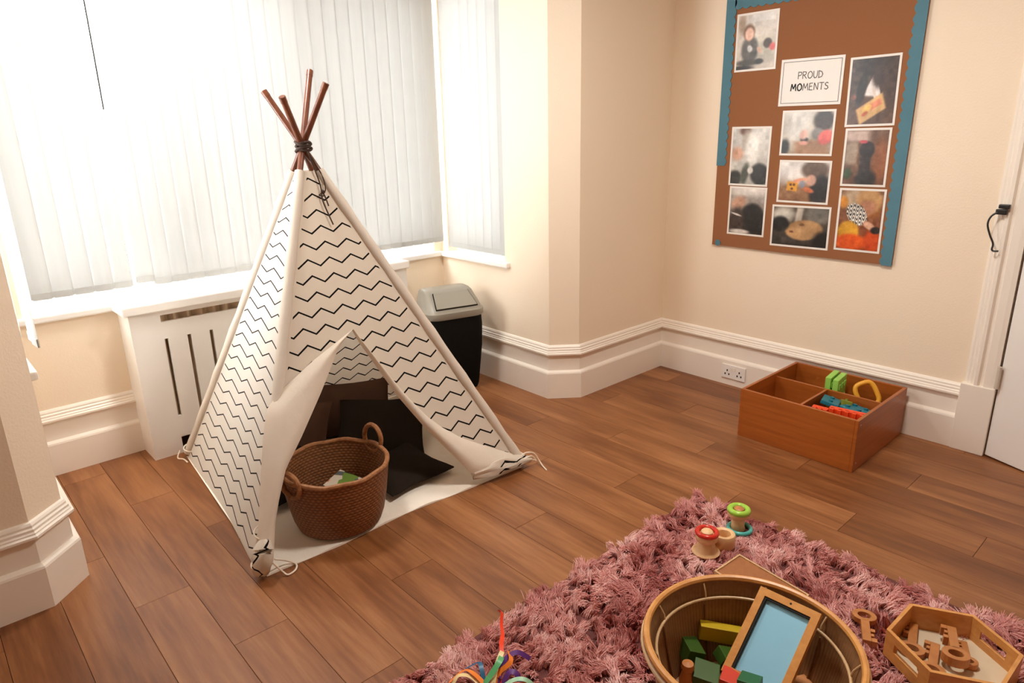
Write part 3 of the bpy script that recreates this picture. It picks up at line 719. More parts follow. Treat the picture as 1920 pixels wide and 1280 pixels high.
def paint(wn, hn, bg0, bg1, ops, seed):
    X, Y = np.meshgrid(np.linspace(0, 1, wn), np.linspace(0, 1, hn)); A = np.zeros((hn, wn, 3))
    for c in range(3): A[..., c] = bg0[c] + (bg1[c] - bg0[c]) * Y
    r = np.random.default_rng(seed)
    for kind, x, y, a, b, colr, soft, rot in ops:
        dx, dy = X - x, Y - y; c, s = math.cos(rot), math.sin(rot); u = (dx * c + dy * s) / a; v = (-dx * s + dy * c) / b
        if kind == 'e': d = np.sqrt(u * u + v * v)
        elif kind == 't': d = np.maximum(np.abs(u) / np.clip((v + 1) / 2, .02, 1), np.abs(v))
        elif kind == 'z':
            d = np.sqrt(u * u + v * v); stripe = (np.sin((Y + .05 * np.sin(X * 40)) * 90) > 0)
            mm = (np.clip((1 - d) / soft + .5, 0, 1))[..., None]; cc = np.where(stripe[..., None], np.array(colr), np.array((230, 225, 215))); A = A * (1 - mm) + cc * mm; continue
        else: d = np.maximum(np.abs(u), np.abs(v))
        mm = np.clip((1 - d) / (soft * 1.7) + .5, 0, 1); mm = (mm * mm * (3 - 2 * mm))[..., None]; A = A * (1 - mm) + np.array(colr) * mm
    n = r.normal(0, 1, (hn // 5 + 2, wn // 5 + 2)); n = np.kron(n, np.ones((5, 5)))[:hn, :wn]
    for _ in range(2): n = (n + np.roll(n, 1, 0) + np.roll(n, 1, 1) + np.roll(n, -1, 0) + np.roll(n, -1, 1)) / 5
    n2 = r.normal(0, 1, (hn, wn)); n2 = (n2 + np.roll(n2, 1, 0) + np.roll(n2, 1, 1)) / 3
    sh = 1 + .10 * np.sin(X * r.uniform(3, 9) + r.uniform(0, 6)) * np.sin(Y * r.uniform(3, 9) + r.uniform(0, 6))
    return np.clip((A + n[..., None] * 8 + n2[..., None] * 6) * sh[..., None], 0, 255)
def photo(label, y0, y1, z0, z1, tilt, bg0, bg1, ops, seed, lift):
    cy, cz = (y0 + y1) / 2, (z0 + z1) / 2; W, Hh = y1 - y0, z1 - z0; xx = -.0185 - lift
    Tm = Matrix(((0, 0, -1, 0), (-1, 0, 0, 0), (0, 1, 0, 0), (0, 0, 0, 1)))   # local x -> -y (picture right), local y -> z, local z -> -x (out)
    T = Matrix.Translation((xx, cy, cz)) @ Tm @ Matrix.Rotation(tilt, 4, 'Z')
    th = thing('photo_print', label, 'photo', (xx, cy, cz), 'photos pinned to the noticeboard')
    put('paper', MB().box((-W / 2, -Hh / 2, -.0012), (W / 2, Hh / 2, .0003), T), 'paper', th)
    wn = 56; hn = max(30, int(56 * Hh / W)); A = paint(wn, hn, bg0, bg1, ops, seed)
    b = .011; P = [[T @ Vector((-W / 2 + b + (W - 2 * b) * j / (wn - 1), Hh / 2 - b - (Hh - 2 * b) * i / (hn - 1), .0006)) for j in range(wn)] for i in range(hn)]
    o = put('picture', MB().quad_grid(P), 'print', th)
    o.data.polygons.foreach_set('use_smooth', [True] * len(o.data.polygons))
    at = o.data.color_attributes.new('print', 'FLOAT_COLOR', 'POINT')
    Z = A.reshape(-1, 3) / 255.0; Z = np.where(Z <= .04045, Z / 12.92, ((Z + .055) / 1.055) ** 2.4)
    at.data.foreach_set('color', np.concatenate([Z, np.ones((len(Z), 1))], 1).astype(np.float32).ravel())
    return th
K = 0
SK = (205, 160, 135)
photo('photo of a standing child in a dark top, alone at the noticeboard\'s upper left', -.682, -.432, 1.875, 2.178, .01, (222, 216, 208), (196, 186, 174), [
    ('r', .65, .07, .30, .07, (238, 236, 232), .3, 0), ('e', .1, .15, .1, .2, (170, 150, 130), .6, 0), ('r', .72, .62, .25, .2, (190, 185, 170), .5, 0),
    ('e', .34, .64, .22, .26, (92, 88, 84), .25, 0), ('e', .30, .32, .15, .15, (122, 90, 70), .3, 0), ('e', .31, .35, .115, .12, (226, 186, 166), .3, 0), ('e', .34, .62, .07, .06, (205, 205, 205), .4, .5),
    ('e', .60, .66, .08, .05, (214, 178, 158), .4, .6), ('e', .80, .55, .11, .09, (70, 56, 50), .3, 0), ('e', .93, .62, .08, .07, (214, 96, 96), .4, 0), ('e', .3, .88, .3, .06, (70, 66, 60), .5, 0), ('e', .6, .87, .12, .05, (40, 36, 34), .4, 0), ('e', .15, .97, .3, .04, (30, 26, 24), .5, 0)], 1, 0)
photo('photo of a child in white bending over a wooden puzzle, at the upper right', -1.330, -1.088, 1.568, 1.902, .02, (58, 42, 34), (92, 64, 46), [
    ('e', .45, .12, .3, .16, (44, 32, 28), .5, 0), ('t', .52, .38, .2, .20, (214, 208, 204), .15, .1), ('e', .26, .46, .1, .26, (26, 20, 18), .3, .25), ('e', .62, .25, .16, .2, (60, 42, 36), .4, 0), ('r', .56, .56, .03, .12, (200, 186, 176), .4, -.35),
    ('r', .50, .77, .30, .13, (206, 164, 106), .12, -.42), ('r', .60, .70, .12, .05, (204, 120, 84), .3, -.42), ('e', .42, .76, .1, .05, (220, 180, 90), .3, -.4), ('e', .38, .84, .07, .03, (190, 96, 60), .3, -.4), ('e', .1, .58, .06, .04, (120, 70, 50), .4, 0)], 2, .0)
photo('pale photo of a child above dark ground, left edge of the board', -.694, -.447, 1.245, 1.577, .0, (206, 204, 198), (186, 182, 172), [
    ('e', .35, .04, .16, .08, (96, 58, 40), .5, 0), ('e', .38, .2, .10, .18, (150, 136, 120), .8, 0), ('e', .15, .45, .18, .12, (206, 158, 130), .5, 0), ('e', .55, .35, .2, .3, (224, 222, 216), .7, 0), ('e', .82, .82, .26, .2, (30, 26, 22), .25, .2), ('e', .12, .9, .2, .14, (34, 32, 24), .35, 0), ('e', .4, .82, .1, .2, (70, 74, 60), .5, .3), ('e', .55, .75, .08, .06, (226, 222, 214), .4, 0)], 3, 0)
photo('photo of a child in grey and coral sleeves, just under the lettered sign', -1.042, -.750, 1.420, 1.657, .0, (204, 200, 190), (160, 140, 116), [
    ('e', .3, .3, .28, .5, (218, 216, 210), .8, .2), ('e', .06, .85, .1, .2, (40, 38, 34), .5, 0), ('r', .62, .9, .34, .22, (164, 120, 84), .3, -.1), ('e', .82, .2, .2, .26, (48, 34, 28), .3, 0), ('e', .72, .52, .12, .14, (122, 118, 112), .35, 0), ('e', .88, .60, .14, .18, (224, 96, 88), .3, .4), ('e', .46, .66, .08, .06, (30, 26, 24), .4, 0), ('e', .44, .54, .08, .12, (220, 176, 160), .4, .2), ('e', .45, .74, .09, .05, (214, 150, 130), .4, 0)], 4, 0)
photo('dim photo of a dark child silhouette before a radiator, halfway down the right column', -1.328, -1.102, 1.270, 1.560, .01, (104, 74, 54), (96, 62, 40), [
    ('r', .25, .1, .3, .1, (196, 172, 160), .5, 0), ('r', .15, .42, .15, .2, (160, 140, 120), .4, 0), ('e', .85, .55, .2, .4, (150, 90, 52), .6, 0), ('e', .1, .8, .1, .1, (50, 70, 36), .5, 0), ('e', .52, .36, .18, .16, (34, 22, 20), .2, 0), ('e', .52, .26, .06, .06, (40, 24, 22), .3, .6), ('r', .50, .68, .13, .2, (46, 34, 28), .3, 0), ('e', .55, .92, .25, .2, (34, 28, 26), .4, 0), ('e', .42, .21, .1, .03, (190, 70, 80), .4, 0)], 5, 0)
photo('photo of a child reaching for a yellow block toy, second below the lettered sign', -1.050, -.758, 1.165, 1.396, .0, (206, 202, 196), (150, 108, 76), [
    ('e', .25, .2, .4, .3, (226, 222, 218), .7, 0), ('r', .35, .85, .5, .25, (148, 106, 72), .4, -.1), ('e', .72, .18, .28, .24, (96, 74, 58), .3, 0), ('e', .86, .7, .22, .38, (34, 28, 26), .3, .1), ('e', .66, .45, .1, .14, (208, 162, 140), .3, 0), ('r', .27, .62, .11, .12, (214, 152, 44), .12, .08), ('e', .24, .58, .03, .03, (90, 50, 20), .3, 0), ('e', .31, .58, .03, .03, (90, 50, 20), .3, 0), ('e', .27, .68, .03, .03, (90, 50, 20), .3, 0), ('e', .42, .46, .16, .05, (214, 150, 118), .3, -.3), ('e', .62, .7, .12, .06, (200, 110, 70), .3, .4), ('e', .48, .56, .06, .1, (130, 130, 140), .4, 0)], 6, 0)
photo('photo filled by a dark back of a head, lowest of the left column', -.698, -.460, .956, 1.240, .0, (196, 188, 178), (70, 56, 46), [
    ('e', .5, .06, .5, .1, (220, 214, 206), .6, 0), ('e', .25, .32, .22, .14, (190, 146, 120), .5, -.3), ('e', .68, .66, .36, .34, (26, 20, 17), .18, .2), ('e', .22, .7, .22, .28, (60, 46, 38), .4, 0), ('e', .2, .58, .16, .02, (206, 198, 190), .4, .2), ('e', .3, .96, .3, .05, (206, 200, 192), .5, 0), ('e', .95, .9, .12, .14, (30, 24, 22), .4, 0)], 7, 0)
photo('photo of an oval tan table top, bottom centre of the board', -1.076, -.740, .918, 1.152, .015, (92, 80, 68), (46, 38, 32), [
    ('e', .18, .2, .2, .2, (208, 204, 192), .7, 0), ('r', .48, .2, .06, .2, (200, 190, 176), .4, .1), ('e', .8, .15, .24, .22, (108, 104, 96), .5, 0), ('e', .58, .58, .34, .26, (176, 136, 92), .12, -.25), ('e', .14, .45, .16, .2, (22, 18, 16), .3, 0), ('e', .1, .9, .3, .15, (60, 54, 48), .5, 0), ('e', .54, .44, .05, .04, (120, 84, 54), .3, 0), ('e', .36, .64, .04, .03, (110, 60, 40), .3, 0), ('e', .95, .85, .2, .25, (20, 17, 16), .4, 0)], 8, 0)
photo('photo of a fair child in stripes over an orange ball, bottom right of the board', -1.343, -1.108, .932, 1.260, .01, (128, 92, 62), (120, 52, 22), [
    ('e', .3, .12, .2, .2, (186, 160, 130), .7, 0), ('e', .08, .2, .1, .1, (200, 130, 40), .4, 0), ('e', .8, .35, .16, .1, (150, 90, 40), .5, 0), ('e', .68, .16, .3, .2, (204, 156, 100), .3, .1), ('e', .66, .28, .2, .12, (186, 128, 96), .4, 0), ('z', .42, .40, .26, .17, (30, 28, 26), .12, .4), ('e', .25, .70, .26, .18, (206, 150, 36), .2, 0), ('e', .34, .88, .4, .14, (214, 84, 20), .3, 0), ('e', .85, .85, .2, .2, (196, 70, 20), .4, 0), ('e', .74, .58, .16, .06, (196, 150, 124), .3, .3), ('e', .9, .65, .12, .06, (40, 30, 26), .3, 0)], 9, 0)
# lettered sign
sg = thing('lettered_sign', 'white sheet lettered PROUD MOMENTS pinned on the noticeboard', 'sign', (-.0185, -.888, 1.798))
put('paper', MB().box((-.0195, -1.057, 1.680), (-.0175, -.718, 1.918)), 'paper', sg)
def bar2(m, y0, y1, z0, z1): m.box((-.0203, y0, z0), (-.0196, y1, z1))
fr2 = MB(); bar2(fr2, -1.044, -.731, 1.902, 1.9045); bar2(fr2, -1.044, -.731, 1.6935, 1.696); bar2(fr2, -1.044, -1.0415, 1.696, 1.902); bar2(fr2, -.7335, -.731, 1.696, 1.902)
put('border_line', fr2, 'ink_grey', sg)
def letter_strokes(txt, cy, z, h, mat, wd, name='lettering', x0=None):
    G = dict(P=[[(0, 0), (.02, 1)], [(.02, 1), (.5, .95), (.55, .72), (.4, .52), (.03, .45)]], R=[[(0, 0), (.02, 1)], [(.02, 1), (.5, .95), (.52, .72), (.38, .55), (.03, .5)], [(.2, .5), (.6, 0)]],
             O=[[(.35, 1), (.08, .8), (.0, .42), (.15, .05), (.42, 0), (.68, .25), (.7, .65), (.52, .95), (.35, 1)]], U=[[(0, 1), (.02, .3), (.2, 0), (.45, .05), (.58, .35), (.6, 1)]],
             D=[[(.02, 0), (.02, 1)], [(.02, 1), (.45, .85), (.62, .5), (.5, .15), (.02, 0)]], M=[[(0, 0), (.12, 1), (.4, .3), (.7, 1), (.82, 0)]], E=[[(.5, 1), (.02, .98), (.0, .02), (.52, 0)], [(.02, .52), (.42, .54)]],
             N=[[(0, 0), (.03, 1), (.58, .02), (.6, 1)]], T=[[(0, 1), (.68, 1)], [(.34, 1), (.32, 0)]], S=[[(.52, .88), (.3, 1), (.06, .82), (.12, .6), (.44, .46), (.54, .2), (.3, 0), (0, .12)]])
    W = dict(P=.6, R=.66, O=.76, U=.66, D=.68, M=.9, E=.6, N=.68, T=.7, S=.6); adv = [W[c] + .14 for c in txt]; tot = sum(adv) - .14; x = -tot / 2; m = MB(); mb2 = MB()
    for i, c in enumerate(txt):
        for st in G[c]:
            P = [Vector((-.0204, cy - (x + px) * h, z + pz * h)) for px, pz in st]
            tgt = mb2 if (txt == 'MOMENTS' and i < 2) else m
            for a, b in zip(P, P[1:]):
                d_ = (b - a).normalized(); nrm = Vector((0, -d_.z, d_.y)) * wd * (1.7 if tgt is mb2 else 1.0); e2 = d_ * wd * .6
                tgt.v += [tuple(q) for q in (a - nrm - e2, a + nrm - e2, b + nrm + e2, b - nrm + e2)]; k = len(tgt.v); tgt.f.append((k - 4, k - 3, k - 2, k - 1))
        x += adv[i]
    put('lettering', m, mat, sg)
    if mb2.v: put('lettering', mb2, 'ink', sg, label='bolder letters M and O')
letter_strokes('PROUD', -.885, 1.816, .034, 'ink_grey', .0019)
letter_strokes('MOMENTS', -.885, 1.757, .034, 'ink_grey', .0019)

# cabin hook on the architrave
hk = thing('door_hook', 'black iron cabin hook hanging on the white door architrave', 'hook', (-.04, -1.85, 1.20))
put('mount', MB().box((-.058, -1.872, 1.176), (-.036, -1.828, 1.200)).box((-.058, -1.880, 1.203), (-.036, -1.836, 1.222)), 'iron', hk, bevel=.004)
put('hook_rod', MB().tube(smooth_path([(-.055, -1.836, 1.186), (-.06, -1.815, 1.165), (-.06, -1.808, 1.13), (-.06, -1.823, 1.085), (-.06, -1.842, 1.045), (-.06, -1.842, 1.018), (-.06, -1.852, 1.011), (-.06, -1.868, 1.013)], 6), .0042, 8), 'iron', hk, smooth=True)
# double socket on the skirting
so = thing('electric_socket', 'white double electric socket on the skirting beside the toy box', 'socket', (-.03, -.587, .09))
put('plate', MB().box((-.040, -.668, .046), (-.0305, -.506, .136)), 'white', so, bevel=.003)
for sy in (-.545, -.629): 
    for (dy, dz) in ((0, .024), (.013, .0), (-.013, .0)):
        put('pin_hole', MB().box((-.0412, sy + dy - .004, .075 + dz - .006), (-.0398, sy + dy + .004, .075 + dz + .006)), 'dark', so)
put('switch', MB().box((-.0435, -.584, .100), (-.0400, -.572, .122)), 'trim', so, bevel=.001); put('switch', MB().box((-.0435, -.602, .100), (-.0400, -.590, .122)), 'trim', so, bevel=.001)

# ------------------------------------------------------------------ wooden toy box and its toys
tb = thing('toy_box', 'open orange-brown wooden toy box with dividers against the right wall', 'toy box', (-.36, -1.29, 0))
bx0, bx1, by0, by1, bh, th_ = -.660, -.050, -1.585, -.985, .265, .016
put('front_panel', MB().box((bx0, by0 + th_, .001), (bx0 + th_, by1 - th_, bh)), 'box_wood', tb, bevel=.0015)
put('back_panel', MB().box((bx1 - th_, by0 + th_, .001), (bx1, by1 - th_, bh)), 'box_wood', tb, bevel=.0015)
put('side_panel', MB().box((bx0, by0, .001), (bx1, by0 + th_ - .0003, bh)), 'box_wood', tb, bevel=.0015)
put('side_panel', MB().box((bx0, by1 - th_ + .0003, .001), (bx1, by1, bh)), 'box_wood', tb, bevel=.0015)
put('base', MB().box((bx0 + th_, by0 + th_, .006), (bx1 - th_, by1 - th_, .018)), 'box_wood', tb)
put('divider', MB().box((-.312, by0 + th_ + .0003, .018), (-.300, by1 - th_ - .0003, .245)), 'box_wood', tb)
put('divider', MB().box((bx0 + th_ + .0003, -1.288, .018), (-.3123, -1.276, .245)), 'box_wood', tb)
for dy in (.02, .58): put('screw_cap', MB().box((bx0 + .03, by0 - .001, .03 + dy * .35), (bx0 + .036, by0 + .002, .036 + dy * .35)), 'steel', tb)
def block(name, label, mat, c, d, rz=0, rx=0, ry=0, cat='toy', group=None, bevel=.004):
    t_ = thing(name, label, cat, c, group); put('body', MB().box((-d[0] / 2, -d[1] / 2, -d[2] / 2), (d[0] / 2, d[1] / 2, d[2] / 2), T_(c, rz, rx, ry)), mat, t_, bevel=bevel); return t_
GT = 'toys in the wooden box'
def foam(label, c, rz):
    t_ = thing('toy_brick', label, 'toy brick', c, GT); T = T_(c, rz)
    put('body', MB().box((-.075, -.0145, -.14), (.075, .0145, .135), T), 'lime', t_, bevel=.004)
    lug = MB()
    for px in (-.045, 0, .045):
        for pz in (-.05, .02, .09): lug.box((px - .013, -.019, pz - .013), (px + .013, -.0142, pz + .013), T)
    put('stud_plate', lug, 'lime', t_)
foam('lime green studded toy slab, left of the upright pair in the wooden box', (-.205, -1.262, .164), .12)
foam('lime green studded toy slab, right of the upright pair in the wooden box', (-.205, -1.302, .160), .12)
yl = thing('toy_loop', 'yellow plastic loop-handled toy sticking up in the box\'s back compartment', 'toy', (-.19, -1.44, .1), GT)
T = T_((-.185, -1.44, .225), math.radians(-60), math.radians(70), 0) @ Matrix.Rotation(.45, 4, 'Z')
P = [T @ Vector((.048 * math.copysign(abs(math.cos(a)) ** .6, math.cos(a)), .062 * math.copysign(abs(math.sin(a)) ** .6, math.sin(a)), 0)) for a in np.linspace(0, 2 * PI, 33)[:-1]]
put('loop', MB().tube(P, .0125, 10, closed=True), 'yellow_plastic', yl, smooth=True)
put('stem', MB().tube([(-.20, -1.44, .165), (-.225, -1.43, .10), (-.24, -1.43, .022)], .019, 12), 'yellow_plastic', yl, smooth=True)
def studded(name, label, mat, T, d, nx, ny, r=.010, teeth=False):
    c = T.translation.copy(); t_ = thing(name, label, 'toy brick', c, GT)
    put('body', MB().box((-d[0] / 2, -d[1] / 2, -d[2] / 2), (d[0] / 2, d[1] / 2, d[2] / 2), T), mat, t_, bevel=.004)
    for i in range(nx):
        for j in range(ny):
            m = MB()
            px = (i + .5) / nx * d[0] - d[0] / 2; py = (j + .5) / ny * d[1] - d[1] / 2
            if teeth: m.box((px - .009, py - d[1] * .5 - .012, -d[2] / 2), (px + .009, py - d[1] * .5 + .01, d[2] / 2), T)
            else: m.prism(circ(r, 10, (px, py)), d[2] / 2 - .001, d[2] / 2 + .008, T)
            put('tooth' if teeth else 'stud', m, mat, t_)
    return t_
studded('toy_brick', 'teal toy plate tilted beside the short divider of the toy box', 'teal', T_((-.415, -1.352, .226), .25, .22, .12), (.13, .085, .02), 2, 1)
studded('toy_brick', 'teal toy plate lying right of centre in the toy box\'s front compartment', 'teal', T_((-.40, -1.475, .210), -.2, .05, .15), (.12, .12, .022), 2, 2)
studded('toy_brick', 'small olive wedge between the two teal plates in the toy box', 'olive', T_((-.375, -1.412, .222), .5, .2, .3), (.05, .05, .03), 1, 1, .008)
studded('toy_track', 'long orange-red toothed toy strip along the front of the toy box', 'orange_red', T_((-.515, -1.478, .228), math.radians(-82), 0, .0) , (.17, .035, .035), 5, 1, teeth=True)
studded('toy_track', 'short orange-red toothed toy strip next to the purple toy', 'orange_red', T_((-.545, -1.356, .222), math.radians(-80), 0, .05), (.075, .03, .03), 3, 1, teeth=True)
block('toy_brick', 'purple toy brick against the short divider inside the toy box', 'purple', (-.565, -1.31, .175), (.05, .03, .10), .1, 0, .1, 'toy brick', GT)
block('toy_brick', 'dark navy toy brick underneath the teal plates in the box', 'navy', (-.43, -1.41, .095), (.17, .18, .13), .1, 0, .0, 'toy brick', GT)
block('toy_brick', 'red toy brick at the toy box\'s right inner side behind the orange strip', 'block_red', (-.38, -1.545, .165), (.09, .03, .06), .1, 0, .1, 'toy brick', GT)
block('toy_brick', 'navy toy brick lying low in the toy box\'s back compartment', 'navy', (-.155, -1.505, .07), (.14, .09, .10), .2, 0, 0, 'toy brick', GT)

# ------------------------------------------------------------------ shaggy rug
RX0, RX1, RY0, RY1 = -3.62, -1.385, -2.66, -1.205
rug = thing('shag_rug', 'shaggy dusty pink rug on the wooden floor under the toys', 'rug', (-2.5, -1.9, 0))
put('backing', MB().box((RX0, RY0, .001), (RX1, RY1, .012)), plain('rug_backing', (.16, .06, .055, 1), .9), rug)
NTF = 6400; per = 32; S = 5
tx = rng.uniform(RX0 + .01, RX1 - .01, NTF); ty = rng.uniform(RY0 + .01, RY1 - .01, NTF)
n_t = NTF
def field(x, y, k, seed):
    r = np.random.default_rng(seed); v = 0
    for _ in range(6):
        a = r.uniform(0, 2 * PI); f_ = k * r.uniform(.6, 1.6); v = v + np.sin(f_ * (x * np.cos(a) + y * np.sin(a)) + r.uniform(0, 6))
    return v / 2.4
la = field(tx, ty, 22, 1) * 2.2 + rng.normal(0, .8, n_t); lm = .25 + .26 * np.abs(field(tx, ty, 14, 2)) + rng.uniform(-.1, .3, n_t)
bx = np.repeat(tx, per) + rng.normal(0, .0068, n_t * per); by = np.repeat(ty, per) + rng.normal(0, .0068, n_t * per)
an = np.repeat(la, per) + rng.normal(0, .30, n_t * per); ln = np.repeat(lm, per) * rng.uniform(.7, 1.25, n_t * per); flat = (np.hypot(tx + 1.732, ty + 2.305) < .185) | (np.hypot(tx + 2.357, ty + 1.991) < .225) | (np.hypot(tx + 1.755, ty + 1.488) < .055) | (np.hypot(tx + 1.672, ty + 1.512) < .045) | (np.hypot(tx + 1.53, ty + 1.49) < .05) | ((np.abs(tx + 1.82) < .09) & (np.abs(ty + 1.745) < .16)) | (np.hypot(tx + 1.765, ty + 2.078) < .05)
hl = np.where(np.repeat(flat, per), .42, 1.0) * np.repeat(rng.uniform(.030, .050, n_t), per) * rng.uniform(.85, 1.1, n_t * per)
N = n_t * per; pos = np.zeros((N, S, 3), np.float32)
conv = np.repeat(np.stack([tx, ty], 1), per, 0)
for k in range(S):
    q = k / (S - 1); out = hl * ln * (q ** 1.7) * 1.35
    px = bx + np.cos(an) * out; py = by + np.sin(an) * out
    px = px + (conv[:, 0] - bx) * .72 * q * q; py = py + (conv[:, 1] - by) * .72 * q * q
    pos[:, k, 0] = px; pos[:, k, 1] = py; pos[:, k, 2] = .010 + hl * (q - .33 * np.clip(ln, 0, 1.2) * q ** 2.4)
pos += rng.normal(0, .0006, pos.shape); pos -= np.array((-2.5, -1.9, 0), np.float32)
hc = bpy.data.hair_curves.new('pile'); hc.add_curves([S] * N)
hc.attributes['position'].data.foreach_set('vector', pos.reshape(-1).astype(np.float32))
ra_ = hc.attributes.new('radius', 'FLOAT', 'POINT'); ra_.data.foreach_set('value', np.tile(np.array([.0013, .0014, .0014, .0012, .0005], np.float32), N))
tv = np.repeat(np.clip(.5 + .32 * field(tx, ty, 16, 5) + rng.normal(0, .12, n_t), 0, 1), per).astype(np.float32)
ta = hc.attributes.new('tone', 'FLOAT', 'CURVE'); ta.data.foreach_set('value', tv)
def pilemat():
    t = NT('dusty_pink_pile'); a = t.add('ShaderNodeAttribute', attribute_name='tone'); h = t.add('ShaderNodeHairInfo')
    v = t.math('ADD', t.math('MULTIPLY', a.outputs['Fac'], .7), t.math('MULTIPLY', h.outputs['Random'], .3))
    c = t.ramp(v, [(.1, (.40, .10, .09, 1)), (.5, (.72, .34, .31, 1)), (.9, (.92, .68, .64, 1))])
    t.link(c, t.b.inputs['Base Color']); t.b.inputs['Roughness'].default_value = .42
    t.b.inputs['Specular IOR Level'].default_value = .5; return t.m
hc.materials.append(pilemat())
po = bpy.data.objects.new('pile', hc); C.objects.link(po); po.parent = rug; po['kind'] = 'stuff'

# ------------------------------------------------------------------ toys on the rug
RZ = .040
def rattle():
    c = Vector((-1.755, -1.488, RZ)); t_ = thing('wooden_rattle', 'pale wooden rattle with bell base and glossy red ring on the pink rug', 'toy', c)
    put('bell_base', MB().lathe([(0, 0), (.050, 0), (.053, .006), (.048, .012), (.040, .020), (.034, .034), (.028, .046), (.024, .052), (0, .054)], c, 28), 'pale_wood', t_, smooth=True)
    put('drum', MB().lathe([(0, .050), (.036, .052), (.041, .058), (.041, .074), (.037, .080), (0, .081)], c, 28), 'pale_wood', t_, smooth=True)
    P = [c + Vector((.036 * math.cos(a), .036 * math.sin(a), .086)) for a in np.linspace(0, 2 * PI, 29)[:-1]]
    put('red_ring', MB().tube(P, .0095, 10, closed=True), 'glossy_red', t_, smooth=True, label='glossy red ring')
    put('knob', MB().lathe([(.022, .078), (.022, .090), (.016, .096), (0, .098)], c, 20), 'pale_wood', t_, smooth=True)
rattle()
c = Vector((-1.672, -1.512, RZ)); t_ = thing('wooden_cup', 'pale wooden ring cup between red-ringed rattle and green-topped toy', 'toy', c)
put('outer_ring', MB().lathe([(.022, .0), (.040, .0), (.043, .01), (.044, .048), (.041, .056), (.034, .058), (.026, .054), (.023, .04), (.022, .018), (0, .016)], c, 28), 'pale_wood', t_, smooth=True)
put('inner_peg', MB().lathe([(.010, .016), (.010, .03), (.0, .034)], c, 14), 'cane', t_, smooth=True)
c = Vector((-1.530, -1.490, RZ)); t_ = thing('wooden_spool', 'wooden spool toy with green top ring and teal base ring on the pink rug', 'toy', c)
put('spool_body', MB().lathe([(0, .004), (.030, .006), (.026, .02), (.026, .05), (.038, .060), (.043, .066), (.043, .082), (0, .083)], c, 28), 'pale_wood', t_, smooth=True)
P = [c + Vector((.034 * math.cos(a), .034 * math.sin(a), .087)) for a in np.linspace(0, 2 * PI, 29)[:-1]]
put('green_ring', MB().tube(P, .0125, 10, closed=True), 'glossy_green', t_, smooth=True, label='glossy green top ring')
P = [c + Vector((-.006 + .043 * math.cos(a), -.012 + .043 * math.sin(a), .012)) for a in np.linspace(0, 2 * PI, 29)[:-1]]
put('teal_ring', MB().tube(P, .0085, 10, closed=True), 'glossy_teal', t_, smooth=True, label='teal base ring')
put('knob', MB().lathe([(.020, .080), (.020, .094), (.014, .098), (0, .099)], c, 18), 'key_wood', t_, smooth=True)
# board lying on the rug
bd = thing('framed_board', 'brown board with thin pale edge lying on the rug behind the bamboo basket', 'board', (-1.82, -1.75, .05))
T = T_((-1.820, -1.745, .066), math.radians(-6), .03, -.06)
put('frame', MB().box((-.072, -.140, -.006), (.072, -.134, .009), T).box((-.072, .134, -.006), (.072, .140, .009), T).box((-.072, -.134, -.006), (-.066, .134, .009), T).box((.066, -.134, -.006), (.072, .134, .009), T), 'cane', bd, merge=True)
put('panel', MB().box((-.0662, -.1342, -.005), (.0662, .1342, .005), T), wood('brown_hardboard', (.30, .105, .03, 1), (.36, .135, .04, 1), (60, 60, 60), .6), bd)

# big round bamboo basket
B = Vector((-2.357, -1.991, .030))
bb = thing('bamboo_basket', 'large round bamboo basket of blocks on the pink rug', 'basket', B)
put('outer_wall', MB().lathe([(0, .002), (.200, .0), (.212, .01), (.226, .06), (.240, .12), (.254, .19), (.268, .255), (.272, .268)], B, 72), 'bamboo_out', bb, smooth=True)
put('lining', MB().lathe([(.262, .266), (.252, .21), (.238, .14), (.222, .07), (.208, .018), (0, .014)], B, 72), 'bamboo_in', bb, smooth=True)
for r, z, rr in ((.270, .270, .0095), (.279, .252, .006)):
    put('rim', MB().tube([B + Vector((r * math.cos(a), r * math.sin(a), z)) for a in np.linspace(0, 2 * PI, 73)[:-1]], rr, 8, closed=True), 'oak' if rr > .007 else 'cane', bb, smooth=True)
put('cane_hoop', MB().tube([B + Vector((.2415 * math.cos(a), .2415 * math.sin(a), .222)) for a in np.linspace(0, 2 * PI, 73)[:-1]], .0040, 8, closed=True), 'cane', bb, smooth=True)
for k in range(9):
    a = .35 + 2 * PI * k / 9; d_ = Vector((math.cos(a), math.sin(a), 0))
    put('cane_tie', MB().tube([B + d_ * .262 + Vector((0, 0, .262)), B + d_ * .247 + Vector((0, 0, .240)), B + d_ * .242 + Vector((0, 0, .220))], .003, 6), 'cane', bb, smooth=True)
    put('stake', MB().tube([B + d_ * (.2435 - .0), B + d_ * .2435][:0] + [B + d_ * .2465 + Vector((0, 0, .20)), B + d_ * .226 + Vector((0, 0, .10)), B + d_ * .208 + Vector((0, 0, .03))], .0026, 5), 'bamboo_in', bb)
GB = 'blocks in the bamboo basket'
def bl(label, mat, c, d, rz=0, rx=0, ry=0): block('toy_block', label, mat, c, d, rz, rx, ry, 'toy block', GB, .002)
bl('yellow rectangular block in the basket left of the blue-faced frame', 'block_yellow', (-2.225, -1.835, .155), (.035, .13, .045), math.radians(38), .1, .1)
bl('dark green block leaning on the basket lining under the yellow block', 'block_green', (-2.318, -1.790, .122), (.09, .05, .05), .9, .3, .1)
bl('dark green plank block sloping down beside the blue-faced frame', 'block_green', (-2.235, -1.898, .110), (.15, .045, .035), -.5, .2, .45)
bl('dark green square block nearest the basket\'s front left', 'block_green', (-2.366, -1.872, .115), (.07, .07, .045), .5, .15, -.1)
bl('red block tucked under the lower corner of the blue-faced frame', 'block_red', (-2.374, -1.950, .152), (.065, .05, .045), .35, .1, .1)
